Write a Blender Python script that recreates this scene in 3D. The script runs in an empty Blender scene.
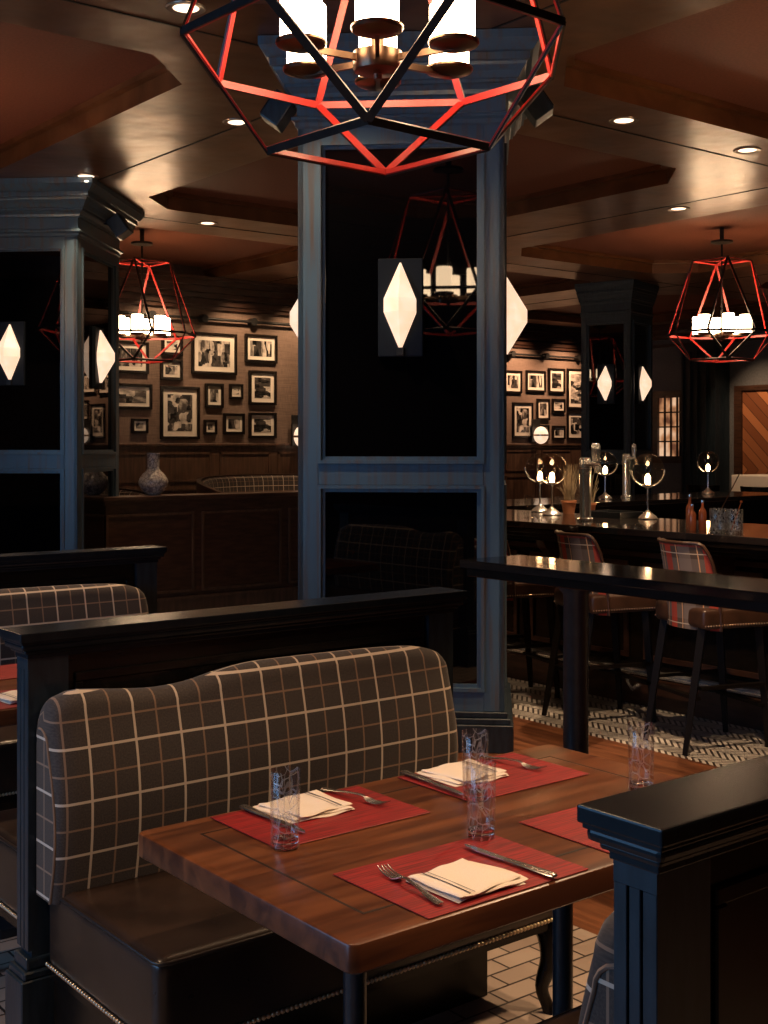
import bpy, bmesh, math, random
from mathutils import Vector, Matrix, Euler
R = math.radians
PI = math.pi
S = bpy.context.scene
COL = S.collection
random.seed(7)

# ------------------------------------------------------------------ camera, world, light, exposure
cd = bpy.data.cameras.new('camera'); cam = bpy.data.objects.new('camera', cd); COL.objects.link(cam)
cd.sensor_fit = 'AUTO'; cd.sensor_width = 36; cd.lens = 1235/1024*36; cd.shift_y = -67/1024
cd.clip_start = .05; cd.clip_end = 100
cam.location = (0, 0, 1.55); cam.rotation_euler = (R(90), 0, R(-38.3))
S.camera = cam
w = bpy.data.worlds.new('world'); S.world = w; w.use_nodes = True
bg = w.node_tree.nodes['Background']; bg.inputs[0].default_value = (.35, .55, .9, 1); bg.inputs[1].default_value = .05
S.view_settings.view_transform = 'Standard'; S.view_settings.look = 'None'
S.view_settings.exposure = 0.2; S.view_settings.gamma = 1; S.view_settings.use_curve_mapping = False

def area(name, loc, rot, sx, sy, power, col, spread=180):
    l = bpy.data.lights.new(name, 'AREA'); l.shape = 'RECTANGLE'; l.size = sx; l.size_y = sy
    l.energy = power; l.color = col; l.spread = R(spread)
    o = bpy.data.objects.new(name, l); COL.objects.link(o); o.location = loc; o.rotation_euler = rot; return o
def spot(name, loc, target, power, col, size=60, blend=.6, rad=.03):
    l = bpy.data.lights.new(name, 'SPOT'); l.energy = power; l.color = col; l.spot_size = R(size); l.spot_blend = blend
    l.shadow_soft_size = rad
    o = bpy.data.objects.new(name, l); COL.objects.link(o); o.location = loc
    o.rotation_euler = (Vector(target)-Vector(loc)).to_track_quat('-Z', 'Y').to_euler(); return o
def point(name, loc, power, col, rad=.1):
    l = bpy.data.lights.new(name, 'POINT'); l.energy = power; l.color = col; l.shadow_soft_size = rad
    o = bpy.data.objects.new(name, l); COL.objects.link(o); o.location = loc; return o
WARM = (1, .66, .38); WARM2 = (1, .74, .5)
WIN = (2.5, 4.55)
# blue daylight through the windows of the left wall (u = -2.6)
for wv in WIN:
    area('window_daylight', (-2.75, wv, 1.7), (0, R(-90), 0), 1.9, 1.7, 50, (.24, .54, 1.0))
# ceiling downlights (first ones share positions with the lamps built below, the rest are added beams)
DOWN = [(2.86,5.12),(4.13,6.73),(4.05,8.79),(5.79,9.96),(6.02,5.18),(7.3,5.17),(8.64,6.82),(10.3,9.6),(1.3,5.2),(1.7,.9),(3.2,.9),(4.15,3.0),(8.6,11.3),(4.1,11.9)]
for i, (x, y) in enumerate(DOWN):
    spot('downlight_beam', (x, y, 3.57), (x, y, 0), 130, WARM, 80, .8, .05)
# spots added to brighten the booth tables, bench, column, bar and stools
spot('table_spot', (3.2, .9, 3.57), (1.85, 1.95, .75), 150, WARM, 42, .7, .03)
spot('table_spot', (4.15, 3.0, 3.57), (1.7, 2.5, .7), 150, WARM, 46, .7, .03)
spot('table_spot', (1.3, 5.2, 3.57), (1.6, 3.9, .75), 90, WARM, 46, .7, .03)
spot('table_spot', (-.5, 2.6, 3.57), (1.3, 2.2, .5), 150, WARM, 44, .7, .03)  # extra warm spot added for the table and seat ends
spot('column_spot', (2.86, 5.12, 3.57), (4.0, 4.7, 2.2), 110, WARM, 60, .8, .03)
spot('bar_spot', (6.02, 5.18, 3.57), (6.3, 5.6, 1.1), 120, WARM, 50, .8, .03)  # added to bring out the herbs on the bar top
spot('aisle_spot', (4.15, .9, 3.57), (2.75, 2.5, 0), 150, WARM, 30, .5, .03)
spot('bar_spot', (4.15, 3.0, 3.57), (5.3, 3.8, 0), 220, WARM, 50, .7, .03)
spot('bar_spot', (6.02, 5.18, 3.57), (5.4, 5.2, 0), 160, WARM, 60, .7, .03)
# picture-wall washers, then spots added for the chevron door and white table
for u in (7.0, 8.1, 9.0): spot('wash_spot', (u, 12.7, 3.55), (u+.1, 13.4, 2.5), 95, WARM, 80, .9, .04)
for u in (15.0, 16.1): spot('wash_spot', (u, 14.5, 3.55), (u, 15.3, 2.5), 200, (1,.6,.35), 80, .9, .04)
spot('wash_spot', (15.6, 11.6, 3.55), (17, 11.7, 1.7), 150, WARM, 60, .9, .04)
spot('wash_spot', (14.0, 10.2, 3.55), (15.2, 10.5, .9), 160, WARM, 40, .6, .04)

# ------------------------------------------------------------------ materials
def nt(name):
    m = bpy.data.materials.new(name); m.use_nodes = True; t = m.node_tree
    return m, t, t.nodes['Principled BSDF']
def N(t, ty, **k):
    n = t.nodes.new(ty)
    for a, b in k.items():
        if a.startswith('i_'): n.inputs[int(a[2:]) if a[2:].isdigit() else a[2:]].default_value = b
        else: setattr(n, a, b)
    return n
def plain(name, col, rough=.5, metal=0, spec=.5, emit=None, es=0, coat=0):
    m, t, b = nt(name); b.inputs['Base Color'].default_value = (*col, 1); b.inputs['Roughness'].default_value = rough
    b.inputs['Metallic'].default_value = metal; b.inputs['Specular IOR Level'].default_value = spec
    b.inputs['Coat Weight'].default_value = coat; b.inputs['Coat Roughness'].default_value = .1
    if emit: b.inputs['Emission Color'].default_value = (*emit, 1); b.inputs['Emission Strength'].default_value = es
    return m
def ramp(t, fac, stops):
    r = N(t, 'ShaderNodeValToRGB'); e = r.color_ramp.elements
    while len(e) < len(stops): e.new(.5)
    for i, (p, c) in enumerate(stops): e[i].position = p; e[i].color = (*c, 1)
    t.links.new(fac, r.inputs[0]); return r.outputs[0]
def noisy(name, c1, c2, scale=(3, 3, 3), nscale=4, rough=.4, bump=.1, coord='Object', metal=0, detail=6, lo=.35, hi=.65, spec=.5, rvar=.0, coat=0, bdist=.002):
    m, t, b = nt(name); L = t.links
    tc = N(t, 'ShaderNodeTexCoord'); mp = N(t, 'ShaderNodeMapping'); mp.inputs['Scale'].default_value = scale
    L.new(tc.outputs[coord], mp.inputs[0])
    n = N(t, 'ShaderNodeTexNoise'); n.inputs['Scale'].default_value = nscale; n.inputs['Detail'].default_value = detail
    L.new(mp.outputs[0], n.inputs['Vector'])
    L.new(ramp(t, n.outputs[0], [(lo, c1), (hi, c2)]), b.inputs['Base Color'])
    b.inputs['Roughness'].default_value = rough; b.inputs['Metallic'].default_value = metal; b.inputs['Specular IOR Level'].default_value = spec
    b.inputs['Coat Weight'].default_value = coat; b.inputs['Coat Roughness'].default_value = .12
    if rvar:
        mr = N(t, 'ShaderNodeMapRange'); mr.inputs[3].default_value = rough-rvar; mr.inputs[4].default_value = rough+rvar
        L.new(n.outputs[0], mr.inputs[0]); L.new(mr.outputs[0], b.inputs['Roughness'])
    if bump:
        bp = N(t, 'ShaderNodeBump'); bp.inputs['Strength'].default_value = bump; bp.inputs['Distance'].default_value = bdist
        L.new(n.outputs[0], bp.inputs['Height']); L.new(bp.outputs[0], b.inputs['Normal'])
    return m
M = {}
M['black'] = noisy('black_lacquered_wood', (.005,.004,.0035), (.012,.008,.006), (2,2,9), 5, .26, .04, spec=.3)
M['blackpaint'] = noisy('blue_black_painted_wood', (.008,.015,.022), (.02,.032,.044), (8,8,1.5), 6, .38, .35, rvar=.06)
M['bluepaint'] = noisy('distressed_blue_painted_wood', (.10,.08,.07), (.07,.12,.17), (10,10,.5), 3, .3, .12, lo=.3, hi=.52, rvar=.06)
M['brownwood'] = noisy('dark_brown_wood', (.03,.013,.008), (.065,.028,.017), (2,2,10), 3, .35, .1)
M['wainscot'] = noisy('brown_wainscot_wood', (.05,.026,.016), (.10,.052,.032), (9,9,1), 3, .4, .1)
M['blackglass'] = plain('black_mirror_glass', (.0015,.0015,.002), .02, 0, .5)
M['blackglass_side'] = M['blackglass']
M['metal_black'] = noisy('blackened_steel', (.012,.012,.013), (.025,.022,.02), (4,4,4), 8, .4, .1, metal=.3)
M['legsteel'] = noisy('dark_blue_powder_coated_steel', (.014,.018,.024), (.02,.026,.034), (6,6,6), 6, .32, .05, metal=.2)
M['red'] = plain('red_lacquer', (.42,.022,.018), .4)
M['plate'] = plain('dark_blue_plate', (.006,.010,.016), .55, 0, .2)
M['legblack'] = plain('matt_black_stool_wood', (.006,.004,.003), .55, 0, .15)
M['bronze'] = plain('aged_bronze', (.14,.085,.055), .3, 1)
M['chrome'] = plain('polished_steel', (.85,.84,.82), .24, .85)
M['silver'] = plain('flatware_steel', (.75,.70,.65), .27, 1)
M['copper'] = plain('copper_liquor', (.30,.08,.03), .12, .3)
M['brass'] = plain('brass_nailheads', (.75,.55,.38), .3, 1)
M['shade'] = plain('frosted_lamp_glass', (.8,.75,.65), .4, emit=(1,.70,.42), es=17)
def sconce_mat():
    m, t, b = nt('alabaster_glass'); L = t.links
    n = N(t, 'ShaderNodeTexNoise'); n.inputs['Scale'].default_value = 9; n.inputs['Detail'].default_value = 5
    tc = N(t, 'ShaderNodeTexCoord'); L.new(tc.outputs['Object'], n.inputs[0])
    c = ramp(t, n.outputs[0], [(.3, (1,.60,.38)), (.65, (1,.76,.55))])
    L.new(c, b.inputs['Emission Color']); b.inputs['Emission Strength'].default_value = .98
    b.inputs['Base Color'].default_value = (.5,.45,.4,1); b.inputs['Roughness'].default_value = .35
    return m
M['alabaster'] = sconce_mat()
M['bulb'] = plain('glowing_bulb', (1,.8,.5), .5, emit=(1,.62,.3), es=60)
M['led'] = plain('recessed_lamp_lens', (1,.8,.6), .5, emit=(1,.72,.5), es=2.2)
M['trimring'] = plain('downlight_ring', (.35,.26,.2), .3, .6)
M['leather'] = noisy('dark_brown_leather', (.017,.010,.0075), (.034,.019,.013), (1,1,1), 7, .30, .25, detail=9, rvar=.07, bdist=.004)
M['piping'] = plain('leather_piping', (.02,.013,.011), .35)
M['linen'] = noisy('white_linen', (.72,.62,.53), (.80,.70,.61), (60,60,60), 9, .85, .25)
M['stripe'] = plain('navy_stripe', (.03,.025,.035), .8)
M['mat_white'] = plain('picture_mount', (.62,.55,.47), .7)
M['ceil_panel'] = noisy('russet_plaster', (.16,.045,.022), (.21,.062,.032), (1,1,1), 60, .6, .15)
M['groove'] = plain('dark_groove', (.006,.004,.003), .5)
M['greyplaster'] = noisy('grey_plaster', (.10,.095,.10), (.13,.125,.13), (1,1,1), 30, .8, .1)
M['terracotta'] = plain('terracotta', (.45,.18,.09), .6)
M['twig'] = plain('dry_herb', (.32,.26,.18), .8)
M['stoneware'] = None

def glass_mat(name, bumped=0, col=(1,1,1), rough=0.0, ior=1.45):
    m, t, b = nt(name); L = t.links
    b.inputs['Base Color'].default_value = (*col, 1); b.inputs['Transmission Weight'].default_value = 1
    b.inputs['Roughness'].default_value = rough; b.inputs['IOR'].default_value = ior
    if bumped:
        tc = N(t, 'ShaderNodeTexCoord'); v = N(t, 'ShaderNodeTexVoronoi'); v.feature = 'DISTANCE_TO_EDGE'
        mp = N(t, 'ShaderNodeMapping'); mp.inputs['Scale'].default_value = (1,1,.6)
        L.new(tc.outputs['Object'], mp.inputs[0]); L.new(mp.outputs[0], v.inputs['Vector']); v.inputs['Scale'].default_value = 60
        r = ramp(t, v.outputs[0], [(0, (0,0,0)), (.12, (1,1,1))])
        bp = N(t, 'ShaderNodeBump'); bp.inputs['Strength'].default_value = bumped; bp.inputs['Distance'].default_value = .004
        L.new(r, bp.inputs['Height']); L.new(bp.outputs[0], b.inputs['Normal'])
    return m
def thin_glass(name, tint=(.96,.96,.96), etch=0, scale=55, ior=1.5, base=.02):
    m = bpy.data.materials.new(name); m.use_nodes = True; t = m.node_tree; L = t.links
    t.nodes.remove(t.nodes['Principled BSDF']); out = t.nodes['Material Output']
    tr = N(t, 'ShaderNodeBsdfTransparent'); tr.inputs[0].default_value = (*tint, 1)
    gl = N(t, 'ShaderNodeBsdfGlossy'); gl.inputs['Roughness'].default_value = .02
    lw = N(t, 'ShaderNodeLayerWeight'); lw.inputs[0].default_value = .5
    fr_ = math_(t, 'MULTIPLY', math_(t, 'POWER', lw.outputs['Facing'], 4.5), .75)
    mx = N(t, 'ShaderNodeMixShader'); L.new(math_(t, 'ADD', fr_, base+.02), mx.inputs[0]); L.new(tr.outputs[0], mx.inputs[1]); L.new(gl.outputs[0], mx.inputs[2])
    last = mx.outputs[0]
    if etch:
        tc = N(t, 'ShaderNodeTexCoord'); v = N(t, 'ShaderNodeTexVoronoi'); v.feature = 'DISTANCE_TO_EDGE'; v.inputs['Scale'].default_value = scale; v.inputs['Randomness'].default_value = .8
        mp = N(t, 'ShaderNodeMapping'); mp.inputs['Scale'].default_value = (1,1,.55); L.new(tc.outputs['Object'], mp.inputs[0]); L.new(mp.outputs[0], v.inputs['Vector'])
        mask = math_(t, 'MULTIPLY', math_(t, 'LESS_THAN', v.outputs[0], .018), etch)
        df = N(t, 'ShaderNodeBsdfDiffuse'); df.inputs[0].default_value = (.85,.85,.85,1)
        g2 = N(t, 'ShaderNodeBsdfGlossy'); g2.inputs['Roughness'].default_value = .35
        m3 = N(t, 'ShaderNodeMixShader'); m3.inputs[0].default_value = .5; L.new(df.outputs[0], m3.inputs[1]); L.new(g2.outputs[0], m3.inputs[2])
        m2 = N(t, 'ShaderNodeMixShader'); L.new(mask, m2.inputs[0]); L.new(last, m2.inputs[1]); L.new(m3.outputs[0], m2.inputs[2]); last = m2.outputs[0]
    L.new(last, out.inputs[0]); return m

def math_(t, op, a, b=None, c=None):
    n = N(t, 'ShaderNodeMath', operation=op)
    for i, v in enumerate((a, b, c)):
        if v is None: continue
        if isinstance(v, (int, float)): n.inputs[i].default_value = v
        else: t.links.new(v, n.inputs[i])
    return n.outputs[0]
def mixc(t, fac, a, b):
    n = N(t, 'ShaderNodeMix', data_type='RGBA')
    for i, v in ((0, fac), (6, a), (7, b)):
        if isinstance(v, tuple): n.inputs[i].default_value = (*v, 1)
        elif isinstance(v, (int, float)): n.inputs[i].default_value = v
        else: t.links.new(v, n.inputs[i])
    return n.outputs[2]
def line(t, x, period, off, wdt):   # 1 on a line of width wdt
    s = math_(t, 'ADD', x, off); f = math_(t, 'DIVIDE', s, period); f = math_(t, 'FRACT', f); f = math_(t, 'SUBTRACT', f, .5)
    f = math_(t, 'ABSOLUTE', f); return math_(t, 'LESS_THAN', f, wdt/period/2)
def windowpane(name, base, thread, dull, P=.128, w1=.0065, w2=.005):
    m, t, b = nt(name); L = t.links
    tc = N(t, 'ShaderNodeTexCoord'); sp = N(t, 'ShaderNodeSeparateXYZ'); L.new(tc.outputs['UV'], sp.inputs[0])
    x, y = sp.outputs[0], sp.outputs[1]
    n = N(t, 'ShaderNodeTexNoise'); n.inputs['Scale'].default_value = 240; L.new(tc.outputs['UV'], n.inputs[0])
    bc = ramp(t, n.outputs[0], [(.3, tuple(v*.65 for v in base)), (.7, tuple(v*1.3 for v in base))])
    d = math_(t, 'MAXIMUM', line(t, x, P, P*.5, w2), line(t, y, P, P*.5, w2))
    br = math_(t, 'MAXIMUM', line(t, x, P, 0, w1), line(t, y, P, 0, w1))
    col = mixc(t, math_(t, 'MULTIPLY', d, .75), bc, dull); col = mixc(t, math_(t, 'MULTIPLY', br, .9), col, thread)
    L.new(col, b.inputs['Base Color']); b.inputs['Roughness'].default_value = .9; b.inputs['Sheen Weight'].default_value = .15
    bp = N(t, 'ShaderNodeBump'); bp.inputs['Strength'].default_value = .25; bp.inputs['Distance'].default_value = .001
    L.new(n.outputs[0], bp.inputs['Height']); L.new(bp.outputs[0], b.inputs['Normal'])
    return m
M['glass'] = thin_glass('clear_glass'); M['globeglass'] = thin_glass('smoked_globe_glass', (.78,.72,.66), ior=1.6, base=.04); M['cutglass'] = thin_glass('cut_crystal', etch=.4, scale=75); M['cutglass2'] = thin_glass('engraved_glass', etch=.34, scale=50)
M['solidglass'] = glass_mat('solid_glass')
M['plaid'] = windowpane('windowpane_wool', (.05,.036,.030), (.64,.51,.40), (.30,.18,.115))
def tartan():
    m, t, b = nt('red_grey_tartan'); L = t.links
    tc = N(t, 'ShaderNodeTexCoord'); sp = N(t, 'ShaderNodeSeparateXYZ'); L.new(tc.outputs['UV'], sp.inputs[0])
    x, y = sp.outputs[0], sp.outputs[1]
    base = (.09,.06,.045)
    r1 = line(t, x, .24, .05, .05); r2 = line(t, y, .24, .02, .05)
    g1 = line(t, x, .24, .16, .07); g2 = line(t, y, .24, .14, .07)
    c = mixc(t, math_(t, 'MULTIPLY', g1, .5), base, (.26,.21,.185)); c = mixc(t, math_(t, 'MULTIPLY', g2, .4), c, (.26,.21,.185))
    c = mixc(t, math_(t, 'MULTIPLY', r1, .75), c, (.50,.04,.015)); c = mixc(t, math_(t, 'MULTIPLY', r2, .55), c, (.50,.04,.015))
    c = mixc(t, line(t, x, .12, .055, .005), c, (.75,.42,.2)); c = mixc(t, line(t, y, .12, .02, .005), c, (.6,.5,.38))
    L.new(c, b.inputs['Base Color']); b.inputs['Roughness'].default_value = .85
    return m
M['tartan'] = tartan()
def soffit():
    m, t, b = nt('polished_ceiling_wood'); L = t.links
    tc = N(t, 'ShaderNodeTexCoord'); mp = N(t, 'ShaderNodeMapping'); mp.inputs['Scale'].default_value = (1.2,1.2,1.2); mp.inputs['Rotation'].default_value = (0,0,R(20))
    L.new(tc.outputs['Object'], mp.inputs[0])
    n = N(t, 'ShaderNodeTexNoise'); n.inputs['Scale'].default_value = 1.6; n.inputs['Detail'].default_value = 7; n.inputs['Distortion'].default_value = 1.2
    L.new(mp.outputs[0], n.inputs[0])
    L.new(ramp(t, n.outputs[0], [(.3, (.10,.036,.014)), (.7, (.23,.09,.036))]), b.inputs['Base Color']); b.inputs['Metallic'].default_value = .35
    b.inputs['Roughness'].default_value = .3; b.inputs['Specular IOR Level'].default_value = .5
    n2 = N(t, 'ShaderNodeTexNoise'); n2.inputs['Scale'].default_value = 3.0; n2.inputs['Detail'].default_value = 2; L.new(tc.outputs['Object'], n2.inputs[0])
    bp = N(t, 'ShaderNodeBump'); bp.inputs['Strength'].default_value = .5; bp.inputs['Distance'].default_value = .02
    L.new(n2.outputs[0], bp.inputs['Height']); L.new(bp.outputs[0], b.inputs['Normal'])
    return m
M['soffit'] = soffit()
def walnut(name, plank=.11, axis=1, c1=(.06,.018,.007), c2=(.19,.062,.022), rough=.3):
    m, t, b = nt(name); L = t.links
    tc = N(t, 'ShaderNodeTexCoord'); sp = N(t, 'ShaderNodeSeparateXYZ'); L.new(tc.outputs['Object'], sp.inputs[0])
    k = math_(t, 'FLOOR', math_(t, 'DIVIDE', sp.outputs[axis], plank))
    wn = N(t, 'ShaderNodeTexWhiteNoise', noise_dimensions='1D'); L.new(k, wn.inputs['W'])
    mp = N(t, 'ShaderNodeMapping'); mp.inputs['Scale'].default_value = (1.5,14,14) if axis == 1 else (14,1.5,14)
    ad = N(t, 'ShaderNodeVectorMath', operation='ADD'); L.new(tc.outputs['Object'], ad.inputs[0])
    cb = N(t, 'ShaderNodeCombineXYZ'); L.new(math_(t, 'MULTIPLY', wn.outputs[0], 7.), cb.inputs[0]); L.new(math_(t, 'MULTIPLY', wn.outputs[0], 3.), cb.inputs[1]); L.new(cb.outputs[0], ad.inputs[1])
    L.new(ad.outputs[0], mp.inputs[0])
    n = N(t, 'ShaderNodeTexNoise'); n.inputs['Scale'].default_value = 1.6; n.inputs['Detail'].default_value = 8; n.inputs['Distortion'].default_value = .6
    L.new(mp.outputs[0], n.inputs[0])
    f = math_(t, 'ADD', n.outputs[0], math_(t, 'MULTIPLY', math_(t, 'SUBTRACT', wn.outputs[0], .5), .2))
    L.new(ramp(t, f, [(.3, c1), (.72, c2)]), b.inputs['Base Color'])
    b.inputs['Roughness'].default_value = rough; b.inputs['Specular IOR Level'].default_value = .45
    bp = N(t, 'ShaderNodeBump'); bp.inputs['Strength'].default_value = .12; bp.inputs['Distance'].default_value = .001
    L.new(n.outputs[0], bp.inputs['Height']); L.new(bp.outputs[0], b.inputs['Normal'])
    return m
M['walnut'] = walnut('walnut_boards', .17); M['walnut_x'] = walnut('walnut_end_boards', .4, 0); M['floorwood'] = walnut('oak_floor_boards', .12, 0, (.09,.032,.016), (.28,.11,.05), .3)
def woven():
    m, t, b = nt('red_woven_placemat'); L = t.links
    tc = N(t, 'ShaderNodeTexCoord'); mp = N(t, 'ShaderNodeMapping'); mp.inputs['Scale'].default_value = (6,160,1); L.new(tc.outputs['Object'], mp.inputs[0])
    n = N(t, 'ShaderNodeTexNoise'); n.inputs['Scale'].default_value = 1.5; L.new(mp.outputs[0], n.inputs[0])
    L.new(ramp(t, n.outputs[0], [(.35, (.11,.004,.005)), (.65, (.31,.011,.012))]), b.inputs['Base Color'])
    b.inputs['Roughness'].default_value = .5
    bp = N(t, 'ShaderNodeBump'); bp.inputs['Strength'].default_value = .5; bp.inputs['Distance'].default_value = .001
    L.new(n.outputs[0], bp.inputs['Height']); L.new(bp.outputs[0], b.inputs['Normal'])
    return m
M['woven'] = woven()
def tilefloor():
    m, t, b = nt('pale_brick_tile'); L = t.links
    tc = N(t, 'ShaderNodeTexCoord'); br = N(t, 'ShaderNodeTexBrick'); L.new(tc.outputs['Object'], br.inputs['Vector'])
    br.inputs['Color1'].default_value = (.42,.33,.27,1); br.inputs['Color2'].default_value = (.30,.225,.18,1); br.inputs['Mortar'].default_value = (.03,.02,.016,1)
    br.inputs['Scale'].default_value = 1; br.inputs['Brick Width'].default_value = .16; br.inputs['Row Height'].default_value = .08; br.inputs['Mortar Size'].default_value = .004; br.inputs['Bias'].default_value = -.2
    L.new(br.outputs[0], b.inputs['Base Color']); b.inputs['Roughness'].default_value = .45
    bp = N(t, 'ShaderNodeBump'); bp.inputs['Strength'].default_value = .3; bp.inputs['Distance'].default_value = -.003; L.new(br.outputs[1], bp.inputs['Height']); L.new(bp.outputs[0], b.inputs['Normal'])
    return m
M['tilefloor'] = tilefloor()
def mosaic():
    m, t, b = nt('herringbone_mosaic'); L = t.links
    tc = N(t, 'ShaderNodeTexCoord'); sp = N(t, 'ShaderNodeSeparateXYZ'); L.new(tc.outputs['Object'], sp.inputs[0])
    x, y = sp.outputs[0], sp.outputs[1]
    # zig-zag: y shifted by a triangle wave of x
    tri = math_(t, 'PINGPONG', x, .10)
    q = math_(t, 'ADD', y, tri)
    st = line(t, q, .042, 0, .025)
    seam = line(t, x, .10, .05, .008)
    st2 = math_(t, 'MULTIPLY', st, math_(t, 'SUBTRACT', 1, math_(t, 'MULTIPLY', seam, .7)))
    n = N(t, 'ShaderNodeTexNoise'); n.inputs['Scale'].default_value = 9; L.new(tc.outputs['Object'], n.inputs[0])
    lt = ramp(t, n.outputs[0], [(.3, (.40,.36,.32)), (.7, (.62,.57,.52))])
    L.new(mixc(t, st2, (.035,.028,.026), lt), b.inputs['Base Color']); b.inputs['Roughness'].default_value = .35
    return m
M['mosaic'] = mosaic()
def grasscloth(name, c1, c2):
    m, t, b = nt(name); L = t.links
    tc = N(t, 'ShaderNodeTexCoord'); mp = N(t, 'ShaderNodeMapping'); mp.inputs['Scale'].default_value = (2,2,60); L.new(tc.outputs['Object'], mp.inputs[0])
    n = N(t, 'ShaderNodeTexNoise'); n.inputs['Scale'].default_value = 3; n.inputs['Detail'].default_value = 5; L.new(mp.outputs[0], n.inputs[0])
    mp2 = N(t, 'ShaderNodeMapping'); mp2.inputs['Scale'].default_value = (70,70,3); L.new(tc.outputs['Object'], mp2.inputs[0])
    n2 = N(t, 'ShaderNodeTexNoise'); n2.inputs['Scale'].default_value = 3; L.new(mp2.outputs[0], n2.inputs[0])
    f = math_(t, 'MULTIPLY', math_(t, 'ADD', n.outputs[0], n2.outputs[0]), .5)
    L.new(ramp(t, f, [(.38, c1), (.62, c2)]), b.inputs['Base Color']); b.inputs['Roughness'].default_value = .75
    return m
M['wallpaper'] = grasscloth('brown_grasscloth', (.10,.062,.045), (.19,.125,.095))
def chevron():
    m, t, b = nt('chevron_wood'); L = t.links
    tc = N(t, 'ShaderNodeTexCoord'); sp = N(t, 'ShaderNodeSeparateXYZ'); L.new(tc.outputs['Object'], sp.inputs[0])
    q = math_(t, 'ADD', math_(t, 'PINGPONG', math_(t, 'ADD', sp.outputs[2], .85), 2.0), sp.outputs[1])
    k = math_(t, 'FLOOR', math_(t, 'DIVIDE', q, .2)); wn = N(t, 'ShaderNodeTexWhiteNoise', noise_dimensions='1D'); L.new(k, wn.inputs['W'])
    g = line(t, q, .2, .1, .014)
    c = ramp(t, wn.outputs[0], [(0, (.20,.06,.022)), (1, (.50,.18,.07))])
    L.new(mixc(t, g, c, (.04,.012,.006)), b.inputs['Base Color']); b.inputs['Roughness'].default_value = .5
    return m
M['chevron'] = chevron()
def photo_mat(i):
    m, t, b = nt('black_and_white_photo'); L = t.links; rnd = random.Random(i*13+1)
    tc = N(t, 'ShaderNodeTexCoord'); mp = N(t, 'ShaderNodeMapping')
    mp.inputs['Location'].default_value = (rnd.uniform(0, 50), 0, rnd.uniform(0, 50)); sx, sz = rnd.choice([(14,7),(6,14),(9,9),(16,5)]); mp.inputs['Scale'].default_value = (sx,1,sz)
    L.new(tc.outputs['Object'], mp.inputs[0])
    v = N(t, 'ShaderNodeTexVoronoi'); v.inputs['Scale'].default_value = 1.2; v.distance = 'CHEBYCHEV'; L.new(mp.outputs[0], v.inputs['Vector'])
    n = N(t, 'ShaderNodeTexNoise'); n.inputs['Scale'].default_value = 1.3; n.inputs['Detail'].default_value = 6; L.new(mp.outputs[0], n.inputs[0])
    sp = N(t, 'ShaderNodeSeparateColor'); L.new(v.outputs['Color'], sp.inputs[0])
    f = math_(t, 'ADD', math_(t, 'MULTIPLY', sp.outputs[0], .45), math_(t, 'MULTIPLY', n.outputs[0], .6))
    L.new(ramp(t, f, [(.36, (.006,.006,.006)), (.55, (.06,.05,.045)), (.78, (.6,.52,.45))]), b.inputs['Base Color']); b.inputs['Roughness'].default_value = .25
    return m
PH = [photo_mat(i) for i in range(8)]
def vase_mat():
    m, t, b = nt('crackle_glazed_porcelain'); L = t.links
    tc = N(t, 'ShaderNodeTexCoord'); v = N(t, 'ShaderNodeTexVoronoi'); v.feature = 'DISTANCE_TO_EDGE'; v.inputs['Scale'].default_value = 30; L.new(tc.outputs['Object'], v.inputs[0])
    n = N(t, 'ShaderNodeTexNoise'); n.inputs['Scale'].default_value = 22; L.new(tc.outputs['Object'], n.inputs[0])
    f = math_(t, 'MULTIPLY', math_(t, 'LESS_THAN', v.outputs[0], .06), .8)
    base = ramp(t, n.outputs[0], [(.5, (.55,.49,.44)), (.66, (.22,.19,.2))])
    L.new(mixc(t, f, base, (.16,.13,.13)), b.inputs['Base Color']); b.inputs['Roughness'].default_value = .25
    return m
M['vase'] = vase_mat()
def lit():
    m, t, b = nt('backlit_pane'); tc = N(t, 'ShaderNodeTexCoord'); n = N(t, 'ShaderNodeTexNoise'); n.inputs['Scale'].default_value = 3.5; t.links.new(tc.outputs['Object'], n.inputs[0])
    t.links.new(ramp(t, n.outputs[0], [(.35, (.16,.06,.03)), (.5, (.6,.27,.12)), (.65, (1,.62,.38))]), b.inputs['Emission Color']); b.inputs['Emission Strength'].default_value = .7
    b.inputs['Base Color'].default_value = (.2,.1,.05,1); return m
M['litpane'] = lit()
M['darkpane'] = plain('dark_pane', (.02,.016,.014), .08)

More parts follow.
